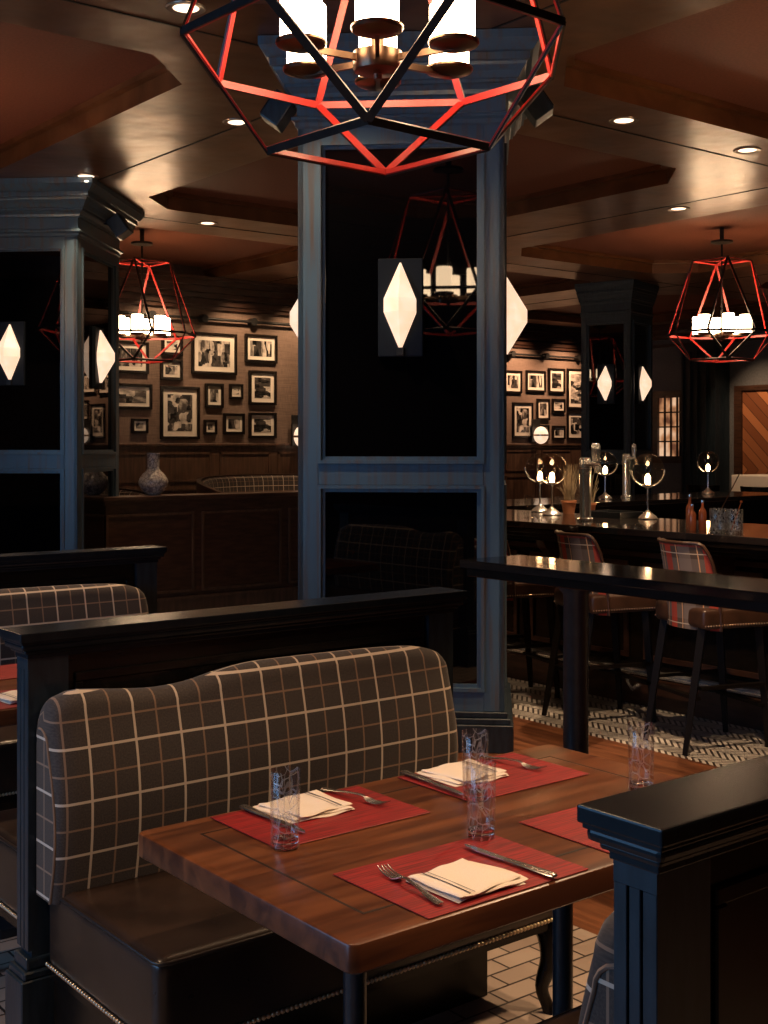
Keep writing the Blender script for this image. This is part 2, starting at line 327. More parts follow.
# ------------------------------------------------------------------ mesh helpers
class MB:
    def __init__(s): s.bm = bmesh.new(); s.uv = s.bm.loops.layers.uv.new('UVMap')
    def box(s, x0, x1, y0, y1, z0, z1, bev=0, seg=2, mat=None):
        g = bmesh.ops.create_cube(s.bm, size=1)['verts']
        T = Matrix.Translation(((x0+x1)/2, (y0+y1)/2, (z0+z1)/2)) @ Matrix.Diagonal((abs(x1-x0), abs(y1-y0), abs(z1-z0), 1))
        if mat is not None: T = mat @ T
        bmesh.ops.transform(s.bm, matrix=T, verts=g)
        if bev:
            e = list({e for v in g for e in v.link_edges})
            bmesh.ops.bevel(s.bm, geom=e, offset=bev, segments=seg, profile=.6, affect='EDGES')
        return s
    def bar(s, p, q, wx, wy, up=(0,0,1), bev=0):
        p, q = Vector(p), Vector(q); d = q-p; L = d.length; d.normalize(); up = Vector(up)
        x = up.cross(d)
        if x.length < 1e-4: x = Vector((1,0,0)).cross(d)
        x.normalize(); y = d.cross(x)
        T = Matrix((( x.x, y.x, d.x, p.x), (x.y, y.y, d.y, p.y), (x.z, y.z, d.z, p.z), (0,0,0,1)))
        return s.box(-wx/2, wx/2, -wy/2, wy/2, 0, L, bev, 1, T)
    def cyl(s, p, q, r0, r1=None, n=20):
        r1 = r0 if r1 is None else r1; p, q = Vector(p), Vector(q); d = q-p; L = d.length
        T = Matrix.Translation((p+q)/2) @ d.to_track_quat('Z', 'Y').to_matrix().to_4x4()
        bmesh.ops.create_cone(s.bm, cap_ends=True, segments=n, radius1=r0, radius2=r1, depth=L, matrix=T); return s
    def lathe(s, prof, n=32, loc=(0,0,0), close=False):
        rings = []
        for r, z in prof:
            if r < 1e-6: rings.append([s.bm.verts.new((loc[0], loc[1], loc[2]+z))])
            else: rings.append([s.bm.verts.new((loc[0]+r*math.cos(2*PI*i/n), loc[1]+r*math.sin(2*PI*i/n), loc[2]+z)) for i in range(n)])
        pr = list(zip(rings, rings[1:]))
        if close: pr.append((rings[-1], rings[0]))
        for a, b in pr:
            for i in range(n):
                j = (i+1) % n
                if len(a) == 1 and len(b) == 1: continue
                if len(a) == 1: s.bm.faces.new((a[0], b[j], b[i]))
                elif len(b) == 1: s.bm.faces.new((a[i], a[j], b[0]))
                else: s.bm.faces.new((a[i], a[j], b[j], b[i]))
        return s
    def sphere(s, c, r, n=16, sc=(1,1,1)):
        bmesh.ops.create_uvsphere(s.bm, u_segments=n, v_segments=max(6, n//2), radius=r, matrix=Matrix.Translation(c) @ Matrix.Diagonal((*sc,1))); return s
    def tube(s, pts, r, n=8, cap=True):
        pts = [Vector(p) for p in pts]; rs = r if isinstance(r, (list, tuple)) else [r]*len(pts); rings = []
        x = None
        for i, p in enumerate(pts):
            d = (pts[min(i+1, len(pts)-1)]-pts[max(i-1, 0)]).normalized()
            if x is None:
                x = d.cross(Vector((0,0,1)))
                if x.length < .3: x = d.cross(Vector((1,0,0)))
            x = (x-d*x.dot(d)).normalized(); y = d.cross(x)
            rings.append([s.bm.verts.new(p+(x*math.cos(2*PI*k/n)+y*math.sin(2*PI*k/n))*rs[i]) for k in range(n)])
        for a, b in zip(rings, rings[1:]):
            for k in range(n): s.bm.faces.new((a[k], a[(k+1) % n], b[(k+1) % n], b[k]))
        if cap: s.bm.faces.new(rings[0][::-1]); s.bm.faces.new(rings[-1])
        return s
    def poly(s, pts): 
        return s.bm.faces.new([s.bm.verts.new(p) for p in pts])
    def grid(s, P, uvs=None, closed=False):   # P[i][j] points
        V = [[s.bm.verts.new(p) for p in row] for row in P]
        for i in range(len(V)-1):
            for j in range(len(V[0])-1):
                f = s.bm.faces.new((V[i][j], V[i+1][j], V[i+1][j+1], V[i][j+1]))
                if uvs:
                    for l, (a, b) in zip(f.loops, ((i,j),(i+1,j),(i+1,j+1),(i,j+1))): l[s.uv].uv = uvs[a][b]
        return s
    def build(s, name, mat, parent=None, smooth=None, fix=True):
        if fix: bmesh.ops.recalc_face_normals(s.bm, faces=s.bm.faces)
        me = bpy.data.meshes.new(name); s.bm.to_mesh(me); s.bm.free()
        mats = mat if isinstance(mat, list) else [mat]
        for m in mats: me.materials.append(m)
        if smooth is not None:
            me.polygons.foreach_set('use_smooth', [True]*len(me.polygons))
            if smooth < 180:
                try: me.set_sharp_from_angle(angle=R(smooth))
                except Exception: pass
        o = bpy.data.objects.new(name, me); COL.objects.link(o)
        if parent: o.parent = parent
        return o
def smooth(pts, k=4):
    P = [Vector(p) for p in pts]; out = []
    for i in range(len(P)-1):
        a, b_, c, d = P[max(i-1,0)], P[i], P[i+1], P[min(i+2,len(P)-1)]
        for j in range(k):
            t_ = j/k; out.append(.5*((2*b_)+(c-a)*t_+(2*a-5*b_+4*c-d)*t_*t_+(3*b_-a-3*c+d)*t_**3))
    return out+[P[-1]]
def smooth1(v, k=4): return [q.x for q in smooth([(x,0,0) for x in v], k)]
def tag(o, label=None, cat=None, group=None, kind=None):
    if label: o['label'] = label
    if cat: o['category'] = cat
    if group: o['group'] = group
    if kind: o['kind'] = kind
    return o
def thing(name, label, cat, loc=(0,0,0), rz=0, group=None):
    o = bpy.data.objects.new(name, None); o.empty_display_size = .05; COL.objects.link(o); o.location = loc; o.rotation_euler = (0,0,rz)
    return tag(o, label, cat, group)
def dup(o, loc=None, rz=None, label=None, group=None, parent=None):
    c = o.copy(); COL.objects.link(c)
    if parent: c.parent = parent
    if loc is not None: c.location = loc
    if rz is not None: c.rotation_euler = (0,0,rz)
    if label: c['label'] = label
    if group: c['group'] = group
    for ch in list(o.children): dup(ch, parent=c)
    return c
def struct(o, label=None): o['kind'] = 'structure'; return o

# ------------------------------------------------------------------ the setting
U0, U1, V0, V1, V2, ZC = -2.6, 17.0, -2.6, 13.4, 15.3, 3.6
b = MB(); b.box(U0-.3, 2.95, V0-.3, V2+.3, -.1, 0); struct(b.build('floor', M['tilefloor']))
b = MB(); b.box(2.95, 4.95, V0-.3, V2+.3, -.1, 0); struct(b.build('floor', M['floorwood']))
b = MB(); b.box(4.95, U1+.3, V0-.3, V2+.3, -.1, 0); struct(b.build('floor', M['mosaic']))
# ceiling: wood-faced beams around chamfered octagonal recesses
b = MB(); bp_ = MB(); gr = MB()
CU, CV, P_, PV, HU, HV, CH = 1.975, 3.02, 4.3, 4.7, 1.475, 1.88, .38
def octo(cx, cy, hx, hy, ch):
    return [(cx-hx+ch, cy-hy), (cx+hx-ch, cy-hy), (cx+hx, cy-hy+ch), (cx+hx, cy+hy-ch), (cx+hx-ch, cy+hy), (cx-hx+ch, cy+hy), (cx-hx, cy+hy-ch), (cx-hx, cy-hy+ch)]
for i in range(-2, 4):
    for j in range(-2, 3):
        cx, cy = CU+i*P_, CV+j*PV; X0, X1, Y0, Y1 = cx-P_/2, cx+P_/2, cy-PV/2, cy+PV/2
        o = octo(cx, cy, HU, HV, CH)
        z = ZC
        co = [(X0,Y0),(X1,Y0),(X1,Y1),(X0,Y1)]
        for a_, b_, c_, d_ in ((co[0],co[1],o[1],o[0]), (co[1],co[2],o[3],o[2]), (co[2],co[3],o[5],o[4]), (co[3],co[0],o[7],o[6])):
            b.poly([(*a_,z),(*b_,z),(*c_,z),(*d_,z)])
        for a_, c_, d_ in ((co[0],o[0],o[7]), (co[1],o[2],o[1]), (co[2],o[4],o[3]), (co[3],o[6],o[5])):
            b.poly([(*a_,z),(*c_,z),(*d_,z)])
        o2 = octo(cx, cy, HU-.005, HV-.005, CH); o3 = octo(cx, cy, HU-.05, HV-.05, CH-.02)
        for k in range(8):
            l = (k+1) % 8
            b.poly([(*o[k],z),(*o[l],z),(*o2[l],z+.11),(*o2[k],z+.11)])
            b.poly([(*o2[k],z+.11),(*o2[l],z+.11),(*o3[l],z+.115),(*o3[k],z+.115)])
            b.poly([(*o3[k],z+.115),(*o3[l],z+.115),(*o3[l],z+.15),(*o3[k],z+.15)])
            # dark reveal round the mouth of the recess
            oo = octo(cx, cy, HU+.014, HV+.014, CH+.005)
        bp_.poly([(*p,z+.15) for p in o3])
    gx = CU+i*P_+P_/2+.06
    gr.box(gx-.007, gx+.007, V0, V2, ZC-.004, ZC+.01)
for j in range(-2, 3):
    gy = CV+j*PV+PV/2
    gr.box(U0, U1, gy-.007, gy+.007, ZC-.004, ZC+.01)
ce = struct(b.build('ceiling', M['soffit'], fix=False))
cp = bp_.build('ceiling_panel', M['ceil_panel'], ce, fix=False); gg = gr.build('board_joint', M['groove'], ce)
b = MB(); b.box(U0-.3, U1+.3, V0-.3, V2+.3, ZC+.2, ZC+.3); struct(b.build('ceiling', M['greyplaster']))
# left wall with window openings (daylight comes through them)
b = MB(); ys = [V0]
for wv in WIN: ys += [wv-.85, wv+.85]
ys.append(V1)
for k in range(0, len(ys)-1, 2): b.box(U0-.15, U0, ys[k], ys[k+1], 0, ZC+.2)
b.box(U0-.15, U0, V0, V1, 0, .75); b.box(U0-.15, U0, V0, V1, 2.65, ZC+.2)
struct(b.build('wall_left', M['wainscot']))
for i, wv in enumerate(WIN):
    b = MB()
    for s in (-.85, -.03, .8): b.box(U0-.1, U0-.05, wv+s, wv+s+.05, .75, 2.65)
    for zz in (.75, 1.68, 2.6): b.box(U0-.1, U0-.05, wv-.85, wv+.85, zz, zz+.05)
    struct(b.build('window_%d' % (i+2), M['blackpaint']))
b = MB(); b.box(U0-.15, U1+.15, V0-.15, V0, 0, ZC+.2); struct(b.build('wall_back', M['wainscot']))
b = MB(); b.box(U1, U1+.15, V0, V2+.15, 0, ZC+.2); struct(b.build('wall_right', M['greyplaster']))
b = MB(); b.box(U0, 11.0, V1, V1+.12, 0, ZC+.2); struct(b.build('wall_gallery', M['wallpaper']))
b = MB(); b.box(11.0, 11.12, V1, V2+.12, 0, ZC+.2); struct(b.build('wall_return', M['wallpaper']))
b = MB(); b.box(11.12, U1, V2, V2+.12, 0, ZC+.2); struct(b.build('wall_far', M['wallpaper']))
def wainscot(name, x0, x1, v, zt=1.57):
    b = MB(); b.box(x0, x1, v-.03, v, 0, zt-.02); b.box(x0, x1, v-.06, v, zt-.03, zt, .004, 1); b.box(x0, x1, v-.045, v, zt-.07, zt-.03)
    b.box(x0, x1, v-.045, v, 0, .15)
    x = x0+.1
    while x < x1-.7:
        for zz in ((.25, 1.02), (1.1, 1.46)):
            xa, xb = x, x+.75
            for q in ((xa, xa+.025, *zz), (xb-.025, xb, *zz), (xa, xb, zz[0], zz[0]+.025), (xa, xb, zz[1]-.025, zz[1])):
                b.box(q[0], q[1], v-.042, v-.03, q[2], q[3])
        x += .87
    return struct(b.build(name, M['wainscot']))
def crown(name, x0, x1, v):
    b = MB(); 
    for d, z0, z1 in ((.05,3.23,3.28),(.08,3.28,3.33),(.12,3.36,3.42),(.18,3.42,3.5),(.26,3.5,3.56),(.3,3.56,3.6),(.04,3.33,3.36)): b.box(x0, x1, v-d, v, z0, z1)
    return struct(b.build(name, M['brownwood']))
wainscot('trim_1', U0, 11.0, V1); crown('trim_2', U0, 11.0, V1)
wainscot('trim_3', 11.12, U1, V2); crown('trim_4', 11.12, U1, V2)
b = MB()
for d, z0, z1 in ((.05,3.23,3.28),(.12,3.36,3.42),(.2,3.42,3.5),(.3,3.5,3.6)): b.box(U1-d, U1, V0, V2-.3, z0, z1)
struct(b.build('trim_5', M['brownwood']))

# ------------------------------------------------------------------ columns
def rect_frame(b, x0, x1, z0, z1, y, wd, th):
    b.box(x0, x0+wd, y-th, y, z0, z1); b.box(x1-wd, x1, y-th, y, z0, z1)
    b.box(x0+wd, x1-wd, y-th, y, z0, z0+wd); b.box(x0+wd, x1-wd, y-th, y, z1-wd, z1)
def column(loc, rz, s, label, zr=1.40, paint='bluepaint', cs=1):
    t = thing('panelled_column', label, 'column', loc, rz)
    h = s/2
    b = MB(); b.box(-h+.03, h-.03, -h+.03, h-.03, 0, 3.6); b.build('core', M['blackpaint'], t)
    st = .105*s/1.05
    for k in range(4):
        Rm = Matrix.Rotation(k*PI/2, 4, 'Z')
        g = MB()
        g.box(-h+st+.02, h-st-.02, -h+.024, -h+.034, zr+.09, 3.08)
        g.box(-h+st+.02, h-st-.02, -h+.024, -h+.034, .32, zr-.09)
        bmesh.ops.transform(g.bm, matrix=Rm, verts=g.bm.verts); g.build('mirror_panel', M['blackglass'], t)
        f = MB()
        f.box(-h, -h+st, -h, -h+.03, .2, 3.2, .003, 1); f.box(h-st, h, -h, -h+.03, .2, 3.2, .003, 1)
        f.box(-h+st, h-st, -h, -h+.03, zr-.055, zr+.055, .003, 1); f.box(-h+st, h-st, -h, -h+.03, 3.1, 3.2)
        f.box(-h+st, h-st, -h, -h+.03, .2, .3)
        bmesh.ops.transform(f.bm, matrix=Rm, verts=f.bm.verts); f.build('stile', M[paint], t)
        m = MB()
        for z0, z1 in ((.3, zr-.055), (zr+.055, 3.1)):
            rect_frame(m, -h+st-.004, h-st+.004, z0, z1, -h+.01, .018, .022)
            rect_frame(m, -h+st+.012, h-st-.012, z0+.014, z1-.014, -h+.026, .022, .016)
        bmesh.ops.transform(m.bm, matrix=Rm, verts=m.bm.verts); m.build('moulding', M[paint], t)
    c = MB()
    pr = [(-.03,3.17),(.0,3.17),(.012,3.18),(.012,3.2),(.03,3.21),(.03,3.225),(.004,3.235),(.004,3.32),(.02,3.325),(.025,3.345),(.045,3.365),(.06,3.37),(.06,3.385),(.07,3.39),(.085,3.42),(.105,3.445),(.11,3.46),(.125,3.465),(.125,3.5),(.14,3.505),(.165,3.54),(.175,3.555),(.175,3.597),(-.03,3.597)]
    c.grid([[(sx*(h+d*cs), sy*(h+d*cs), z) for sx, sy in ((-1,-1),(1,-1),(1,1),(-1,1),(-1,-1))] for d, z in pr])
    c.build('crown', M[paint], t)
    c = MB(); 
    for d, z0, z1 in ((.045,0,.14),(.03,.14,.17),(.015,.17,.2)): c.box(-h-d, h+d, -h-d, h+d, z0, z1, .004, 1)
    c.build('base_plinth', M['blackpaint'], t)
    return t
AC = R(-38.3-5)
def off(c, rz, lx, ly):   # column-local to world
    return (c[0]+lx*math.cos(rz)-ly*math.sin(rz), c[1]+lx*math.sin(rz)+ly*math.cos(rz))
C1 = (4.325, 5.267); C2 = (4.06, 9.78); C3 = (12.13, 10.55)
column((*C1,0), AC, 1.055, 'blue painted panelled column with black mirror panels behind the laid booth')
column((*C2,0), AC, 1.08, 'blue painted panelled column at the far left with black mirror panels', zr=1.42)
A3 = R(-38.3-35)
column((*C3,0), A3, .68, 'narrow dark blue column rising behind the bar beer taps', paint='blackpaint', cs=.35)
def make_sconce():
    t = thing('diamond_sconce', 'x', 'sconce')
    b = MB(); b.box(-.115, .115, -.03, 0, -.255, .245, .004, 1); b.build('backplate', M['plate'], t)
    d = MB(); H, W, D, w = .222, .081, .125, .034
    top = [(-.006,-.045,H), (.006,-.045,H), (.006,-.03,H), (-.006,-.03,H)]
    def ring(z, wx, dy): return [(-wx,-.03,z), (-wx,-.03-dy*.45,z), (0,-.03-dy,z), (wx,-.03-dy*.45,z), (wx,-.03,z)]
    rr = [ring(H, .004, .01), ring(w, W, D), ring(-w, W, D), ring(-H, .004, .01)]
    V = [[d.bm.verts.new(p) for p in r_] for r_ in rr]
    for a_, b_ in zip(V, V[1:]):
        for k in range(4): d.bm.faces.new((a_[k], a_[k+1], b_[k+1], b_[k]))
    d.bm.faces.new(V[0]); d.bm.faces.new(V[-1])
    d.build('alabaster_shade', M['alabaster'], t)
    m = MB(); m.box(-.018, .018, -.055, -.02, -H-.03, -H+.012, .002, 1); m.build('finial', M['metal_black'], t)
    return t
sc0 = make_sconce(); used = False
def put_sconce(c, rz, k, h, z, label, lx=0):
    global used
    a = rz+k*PI/2; x, y = off(c, a, lx, -h+.026)
    o = sc0 if not used else dup(sc0)
    used = True
    o.location = (x, y, z); o.rotation_euler = (0,0,a); o['label'] = label; return o
put_sconce(C1, AC, 0, .5275, 2.255, 'lit diamond sconce centred on the front of the middle column')
put_sconce(C1, AC, 1, .5275, 2.255, 'lit diamond sconce sticking out from the right side of the middle column')
put_sconce(C1, AC, 3, .5275, 2.255, 'lit diamond sconce peeking out from the left side of the middle column')
put_sconce(C2, AC, 0, .54, 2.27, 'lit diamond sconce on the front of the far left column')
put_sconce(C2, AC, 1, .54, 2.27, 'lit diamond sconce on the right hand side face of the far left column')
put_sconce(C3, A3, 0, .34, 2.32, 'small lit diamond sconce on the left face of the narrow column behind the bar')
put_sconce(C3, A3, 1, .34, 2.32, 'small lit diamond sconce on the right face of the narrow column behind the bar')
def make_speaker():
    t = thing('wall_speaker', 'x', 'speaker')
    T = Matrix.Translation((0,-.17,-.02)) @ Matrix.Rotation(R(-35), 4, 'X')
    b = MB(); b.box(-.085, .085, -.06, .06, -.085, .085, .01, 2, T); b.build('cabinet', M['blackpaint'], t)
    g = MB(); g.box(-.073, .073, -.068, -.061, -.073, .073, .004, 1, T); g.build('grille', M['legsteel'], t)
    k = MB(); k.bar((0,0,.02), (0,-.13,.0), .05, .03); k.box(-.05, .05, -.012, 0, -.04, .06); k.build('bracket', M['metal_black'], t)
    return t
sp = make_speaker()
def put_speaker(c, rz, k, h, label, first=False, lx=0, z=3.40):
    a = rz+k*PI/2; x, y = off(c, a, lx, -h); o = sp if first else dup(sp); o.location = (x, y, z); o.rotation_euler = (0,0,a); o['label'] = label
put_speaker(C1, AC, 1, .5275, 'tilted blue black speaker under the crown on the right of the middle column', True, lx=-.1)
put_speaker(C1, AC, 3, .5275, 'tilted blue black speaker under the crown on the left of the middle column', lx=.1)
put_speaker(C2, AC, 1, .54, 'tilted speaker under the crown on the side of the far left column', lx=.0, z=3.36)

# ------------------------------------------------------------------ chandeliers
def make_chandelier():
    t = thing('geometric_chandelier', 'x', 'chandelier')   # origin at ceiling panel, z relative
    zt, zg, zb, zl = -.20, -.94, -1.205, -.965
    rt, rg, rb = .29, .555, .315
    A8 = [R(45+90*(k//2)+(-25 if k % 2 == 0 else 25)+2.5) for k in range(8)]; A4 = [R(47.5+90*k) for k in range(4)]
    G = [Vector((rg*math.cos(a), rg*math.sin(a), zg)) for a in A8]; B = [Vector((rb*math.cos(a), rb*math.sin(a), zb)) for a in A4]; T = [Vector((rt*math.cos(a), rt*math.sin(a), zt)) for a in A4]
    edges = [(G[k], G[(k+1) % 8]) for k in range(8)] + [(B[k], B[(k+1) % 4]) for k in range(4)] + [(T[k], T[(k+1) % 4]) for k in range(4)]
    for k in range(4):
        for q in (2*k, 2*k+1): edges += [(B[k], G[q]), (T[k], G[q])]
    edges += [(T[k], Vector((0,0,zt))) for k in range(4)]
    for p, q in edges:
        c = (p+q)/2; n = Vector((c.x, c.y, (c.z-zg)*.6))
        if n.length < .02: n = Vector((c.x,c.y,1))
        d = (q-p).normalized(); n = (n-d*n.dot(d)).normalized()
        o_ = MB(); o_.bar(p+n*.003, q+n*.003, .022, .006, up=n.cross(d)*-1 if False else d.cross(n).cross(d)); 
        o1 = o_.build('frame_bar', M['metal_black'], t)
        i_ = MB(); i_.bar(p-n*.003, q-n*.003, .022, .005, up=d.cross(n).cross(d)); i_.build('red_lining', M['red'], o1)
    b = MB(); b.cyl((0,0,-.02), (0,0,zl+.03), .010); b.build('rod', M['metal_black'], t)
    b = MB(); b.lathe([(0,0),(.11,0),(.11,-.02),(.03,-.035),(0,-.035)]); b.cyl((0,0,-.01),(0,0,.137),.022); b.build('ceiling_canopy', M['metal_black'], t, 30)
    b = MB(); b.lathe([(0,-.045),(.012,-.045),(.014,-.03),(.066,-.022),(.07,-.012),(.07,.03),(.05,.036),(.018,.04),(.018,.09),(0,.09)], loc=(0,0,zl)); b.build('hub', M['bronze'], t, 30)
    r = .24
    for k in range(6):
        a = R(60*k+6.7+3-18); x, y = r*math.cos(a), r*math.sin(a)
        m = MB(); m.bar((.06*math.cos(a), .06*math.sin(a), zl+.008), (x, y, zl+.008), .012, .018); m.build('arm', M['bronze'], t)
        m = MB(); m.lathe([(0,0),(.03,0),(.066,.012),(.07,.018),(.07,.024),(0,.024)], 28, (x,y,zl)); m.build('drip_dish', M['bronze'], t, 30)
        m = MB(); m.lathe([(0,.026),(.057,.026),(.058,.03),(.058,.20),(.056,.206),(.052,.2),(.052,.035),(0,.035)], 32, (x,y,zl)); m.build('candle_shade', M['shade'], t, 40)
    return t
ch = make_chandelier()
ch.location = (2.155, 2.735, 3.605+.01); ch['label'] = 'large black and red geometric chandelier hanging over the laid table'
CZ = 3.615
ch.location = (2.144, 2.744, CZ-.025)
c2 = dup(ch, (5.875, 11.425, CZ), 0, 'small looking geometric chandelier hanging before the picture wall on the left')
c3 = dup(ch, (10.43, 7.69, CZ), 0, 'geometric chandelier hanging over the bar on the right')
c4 = dup(ch, (1.975, 7.72, CZ), 0, 'unseen geometric chandelier added to light the ceiling over the rear booths, left of the far left column')  # out of view, added for its warm light on the ceiling
c5 = dup(ch, (6.27, 3.02, CZ), 0, 'unseen geometric chandelier added to light the ceiling over the near end of the bar, to the right')  # likewise outside the view, put in to warm the ceiling
def downlight(x, y, label):
    t = thing('recessed_downlight', label, 'light', (x, y, 3.6))
    b = MB(); b.lathe([(.062,.02),(.062,-.004),(.09,-.008),(.095,-.001),(.095,.005)], 28); b.build('trim_ring', M['trimring'], t, 40)
    b = MB(); b.lathe([(0,-.003),(.06,-.003),(.062,-.0005),(0,-.0005)], 24); b.build('lens', M['led'], t)
for (x, y), l in zip(DOWN[:7], ['round downlight in the beam above the laid booth, top left', 'round downlight in the beam just left of the middle column', 'round downlight in the beam beside the far left column crown',
    'far round downlight in the beam before the left picture wall', 'round downlight right of the middle column crown', 'round downlight near the right edge of the ceiling', 'far round downlight in the beam above the narrow column']): downlight(x, y, l)

# ------------------------------------------------------------------ booth partitions
def make_partition(L=1.385, ww=.07):
    t = thing('booth_partition', 'x', 'partition')   # local x along, y centre of thickness
    h = ww/2
    b = MB(); b.box(.1, L-.1, -h+.012, h-.012, 0, 1.03); b.build('panel', M['black'], t)
    for s in (-1, 1):
        m = MB()
        for (x0, x1, z0, z1) in ((.12, .145, .3, .95), (L-.145, L-.12, .3, .95), (.12, L-.12, .275, .3), (.12, L-.12, .95, .975)):
            m.box(x0, x1, min(s*(h-.014), s*(h-.004)), max(s*(h-.014), s*(h-.004)), z0, z1, .003, 1)
        m.build('panel_moulding', M['black'], t)
    for x0 in (0, L-.1):
        p = MB(); p.box(x0+.004, x0+.1, -h, h, 0, 1.03)
        # fluted end face: three raised fillets leave two flutes
        xe = x0-.0 if x0 == 0 else x0+.1
        for y0, y1 in ((-h, -.0125), (-.0085, .0095), (.0135, h)):
            p.box(xe-.006 if x0 == 0 else xe-.002, xe+.006 if x0 == 0 else xe+.006, y0, y1, .3, .995, .001, 1)
        p.box(xe-.006 if x0 == 0 else xe-.004, xe+.004 if x0 == 0 else xe+.006, -h, h, .995, 1.03); p.build('end_post', M['blackpaint'], t)
        q = MB(); a_, c_ = (x0-.03, x0+.12) if x0 == 0 else (x0-.02, x0+.13)
        q.box(a_, c_, -h-.018, h+.018, 0, .235, .003, 1); q.box(a_+.008, c_-.008, -h-.014, h+.014, .235, .255, .004, 1); q.box(a_+.018, c_-.018, -h-.006, h+.006, .255, .285, .006, 2)
        q.build('post_plinth', M['blackpaint'], t)
    c = MB()
    for d, z0, z1, bv in ((.005,1.022,1.034,.002),(.014,1.034,1.046,.005),(.026,1.044,1.064,.008),(.034,1.067,1.09,.003),(.029,1.06,1.069,.002)):
        c.box(-d-.004, L+d+.004, -h-d, h+d, z0, z1, bv, 2)
    c.build('cap', M['blackpaint2'] if 'blackpaint2' in M else M['blackpaint'], t)
    return t
M['blackpaint2'] = noisy('blue_black_lacquered_cap', (.008,.011,.015), (.014,.016,.02), (3,3,3), 5, .24, .1, spec=.25)
PX = 1.203
p1 = make_partition(); p1.location = (PX, 2.966, 0); p1['label'] = 'black booth partition with wide cap behind the laid plaid bench'
p2 = dup(p1, (PX+.055, 5.04, 0), 0, 'black booth partition behind the rear plaid bench at left')
p3 = dup(p1, (PX+.009, 1.02, 0), 0, 'nearest black booth partition with fluted end post at bottom right')

# ------------------------------------------------------------------ booth benches
TOP = [(.035,.86),(.04,.90),(.055,.928),(.1,.943),(.16,.94),(.25,.93),(.34,.923),(.44,.928),(.54,.946),(.65,.957),(.79,.957),(.96,.955),(1.1,.952),(1.24,.943),(1.32,.925),(1.36,.90),(1.375,.86)]
TOP = [(p.x, p.y) for p in smooth([(x*.963, z, 0) for x, z in TOP], 6)]
XE = TOP[-1][0]
def topz(x):
    for (a, za), (c, zc) in zip(TOP, TOP[1:]):
        if a <= x <= c: return za+(zc-za)*(x-a)/(c-a)
    return TOP[0][1] if x < TOP[0][0] else TOP[-1][1]
def make_bench():
    t = thing('booth_bench', 'x', 'bench')   # y=0 at wall face, seat towards -y; x along wall
    x0, x1, D = .05, 1.30, .60
    # seat: rounded leather box
    s = MB(); s.box(x0, x1, -D, -.02, .26, .465, .035, 5)
    s.build('seat', M['leather'], t, 60)
    pp = MB(); zz = .452; i = .004
    pp.tube([(x0+i,-.05,zz),(x0+i,-D+.03,zz),(x0+.01,-D+.01,zz),(x0+.03,-D+i,zz),(x1-.03,-D+i,zz),(x1-.01,-D+.01,zz),(x1-i,-D+.03,zz),(x1-i,-.05,zz)], .005)
    pp.tube([(x0+.012,-D+.012,.29),(x0+.012,-D+.012,.445)], .004)
    pp.build('piping', M['piping'], t, 60)
    nh = MB(); n = 48; 
    for k in range(n*2): 
        x = x0+.02+(x1-x0-.04)*k/(n*2-1); nh.sphere((x,-D-.001,.272), .0058, 6)
    for k in range(44): nh.sphere((x0-.001,-D+.02+(D-.05)*k/43,.272), .0058, 6); nh.sphere((x1+.001,-D+.02+(D-.05)*k/43,.272), .0058, 6)
    nh.build('nailhead_trim', M['brass'], t, 180)
    # plinth, recessed
    b = MB(); b.box(x0+.02, x1-.10, -D+.22, -.022, 0, .26); b.box(x0+.01, x1-.005, -D+.02, -.02, .235, .262); b.build('plinth', M['black'], t)
    for sx, xx in ((1, x1-.045), (-1, x0+.045)):
        l = MB(); pts = [(xx, -D+.05, .25), (xx+sx*.012, -D+.038, .20), (xx+sx*.01, -D+.04, .14), (xx-sx*.006, -D+.055, .07), (xx+sx*.004, -D+.045, .02), (xx+sx*.012, -D+.038, 0)]
        l.tube(smooth(pts), smooth1([.036,.036,.028,.019,.017,.023]), 14); l.build('leg', M['black'], t, 60)
    # shaped back: cross-section path from wall over the top, down the front
    xs = [.032]+[.032+.0045*k for k in range(1, 5)]+[.06+.03*k for k in range(0, 44)]
    xs = [x for x in xs if x < XE-.02]+[XE-.018,XE-.011,XE-.006,XE-.002]
    P, UVs = [], []
    for x in xs:
        e = min(x-.03, XE-x); inset = .0
        if e < .04: inset = .03*(1-math.sqrt(max(0, 1-(1-e/.04)**2)))
        zt = topz(x)-inset*.3; row = []; uv = []
        sec = []
        rr = .045
        yb = -.105; ytop = -.055
        # points: back bottom, back top, arc, front down
        sec.append((-.004, .44)); sec.append((-.004, zt-.04))
        for a in range(0, 10):
            an = PI/2*a/9*2  # 0..pi
            cy, cz = -.004-rr, zt-rr; sec.append((cy+rr*math.cos(an), cz+rr*math.sin(an)))
        for q in range(1, 13):
            f = q/12; z = (zt-rr)*(1-f)+.44*f; y = -.004-2*rr-(.035*math.sin(f*PI))-.012*f
            sec.append((y, z))
        L = 0; prev = None
        for (y, z) in sec:
            yy = min(-.003, y+inset) if y < -.01 else y
            row.append((x, yy, z)); 
            uv.append((x+.072, z+.02 if y < -.05 else 2*zt-z))
        P.append(row); UVs.append(uv)
    b = MB(); b.grid(P, UVs)
    # end caps
    for row, sgn in ((P[0], -1), (P[-1], 1)):
        vs = [b.bm.verts.new(p) for p in row]; f = b.bm.faces.new(vs)
        for l, p in zip(f.loops, row): l[b.uv].uv = (p[1]+.05, p[2])
    o = b.build('backrest', M['plaid'], t, 70)
    pi = MB(); pts = [(P[0][k][0], P[0][k][1], P[0][k][2]) for k in range(6, len(P[0]))]; pi.tube(pts, .0035, 6); pi.build('back_piping', M['plaid'], t, 60); pi = MB(); pts = [(P[-1][k][0], P[-1][k][1], P[-1][k][2]) for k in range(6, len(P[0]))]; pi.tube(pts, .004, 6)
    pi.build('back_piping', M['plaid'], t, 60)
    return t
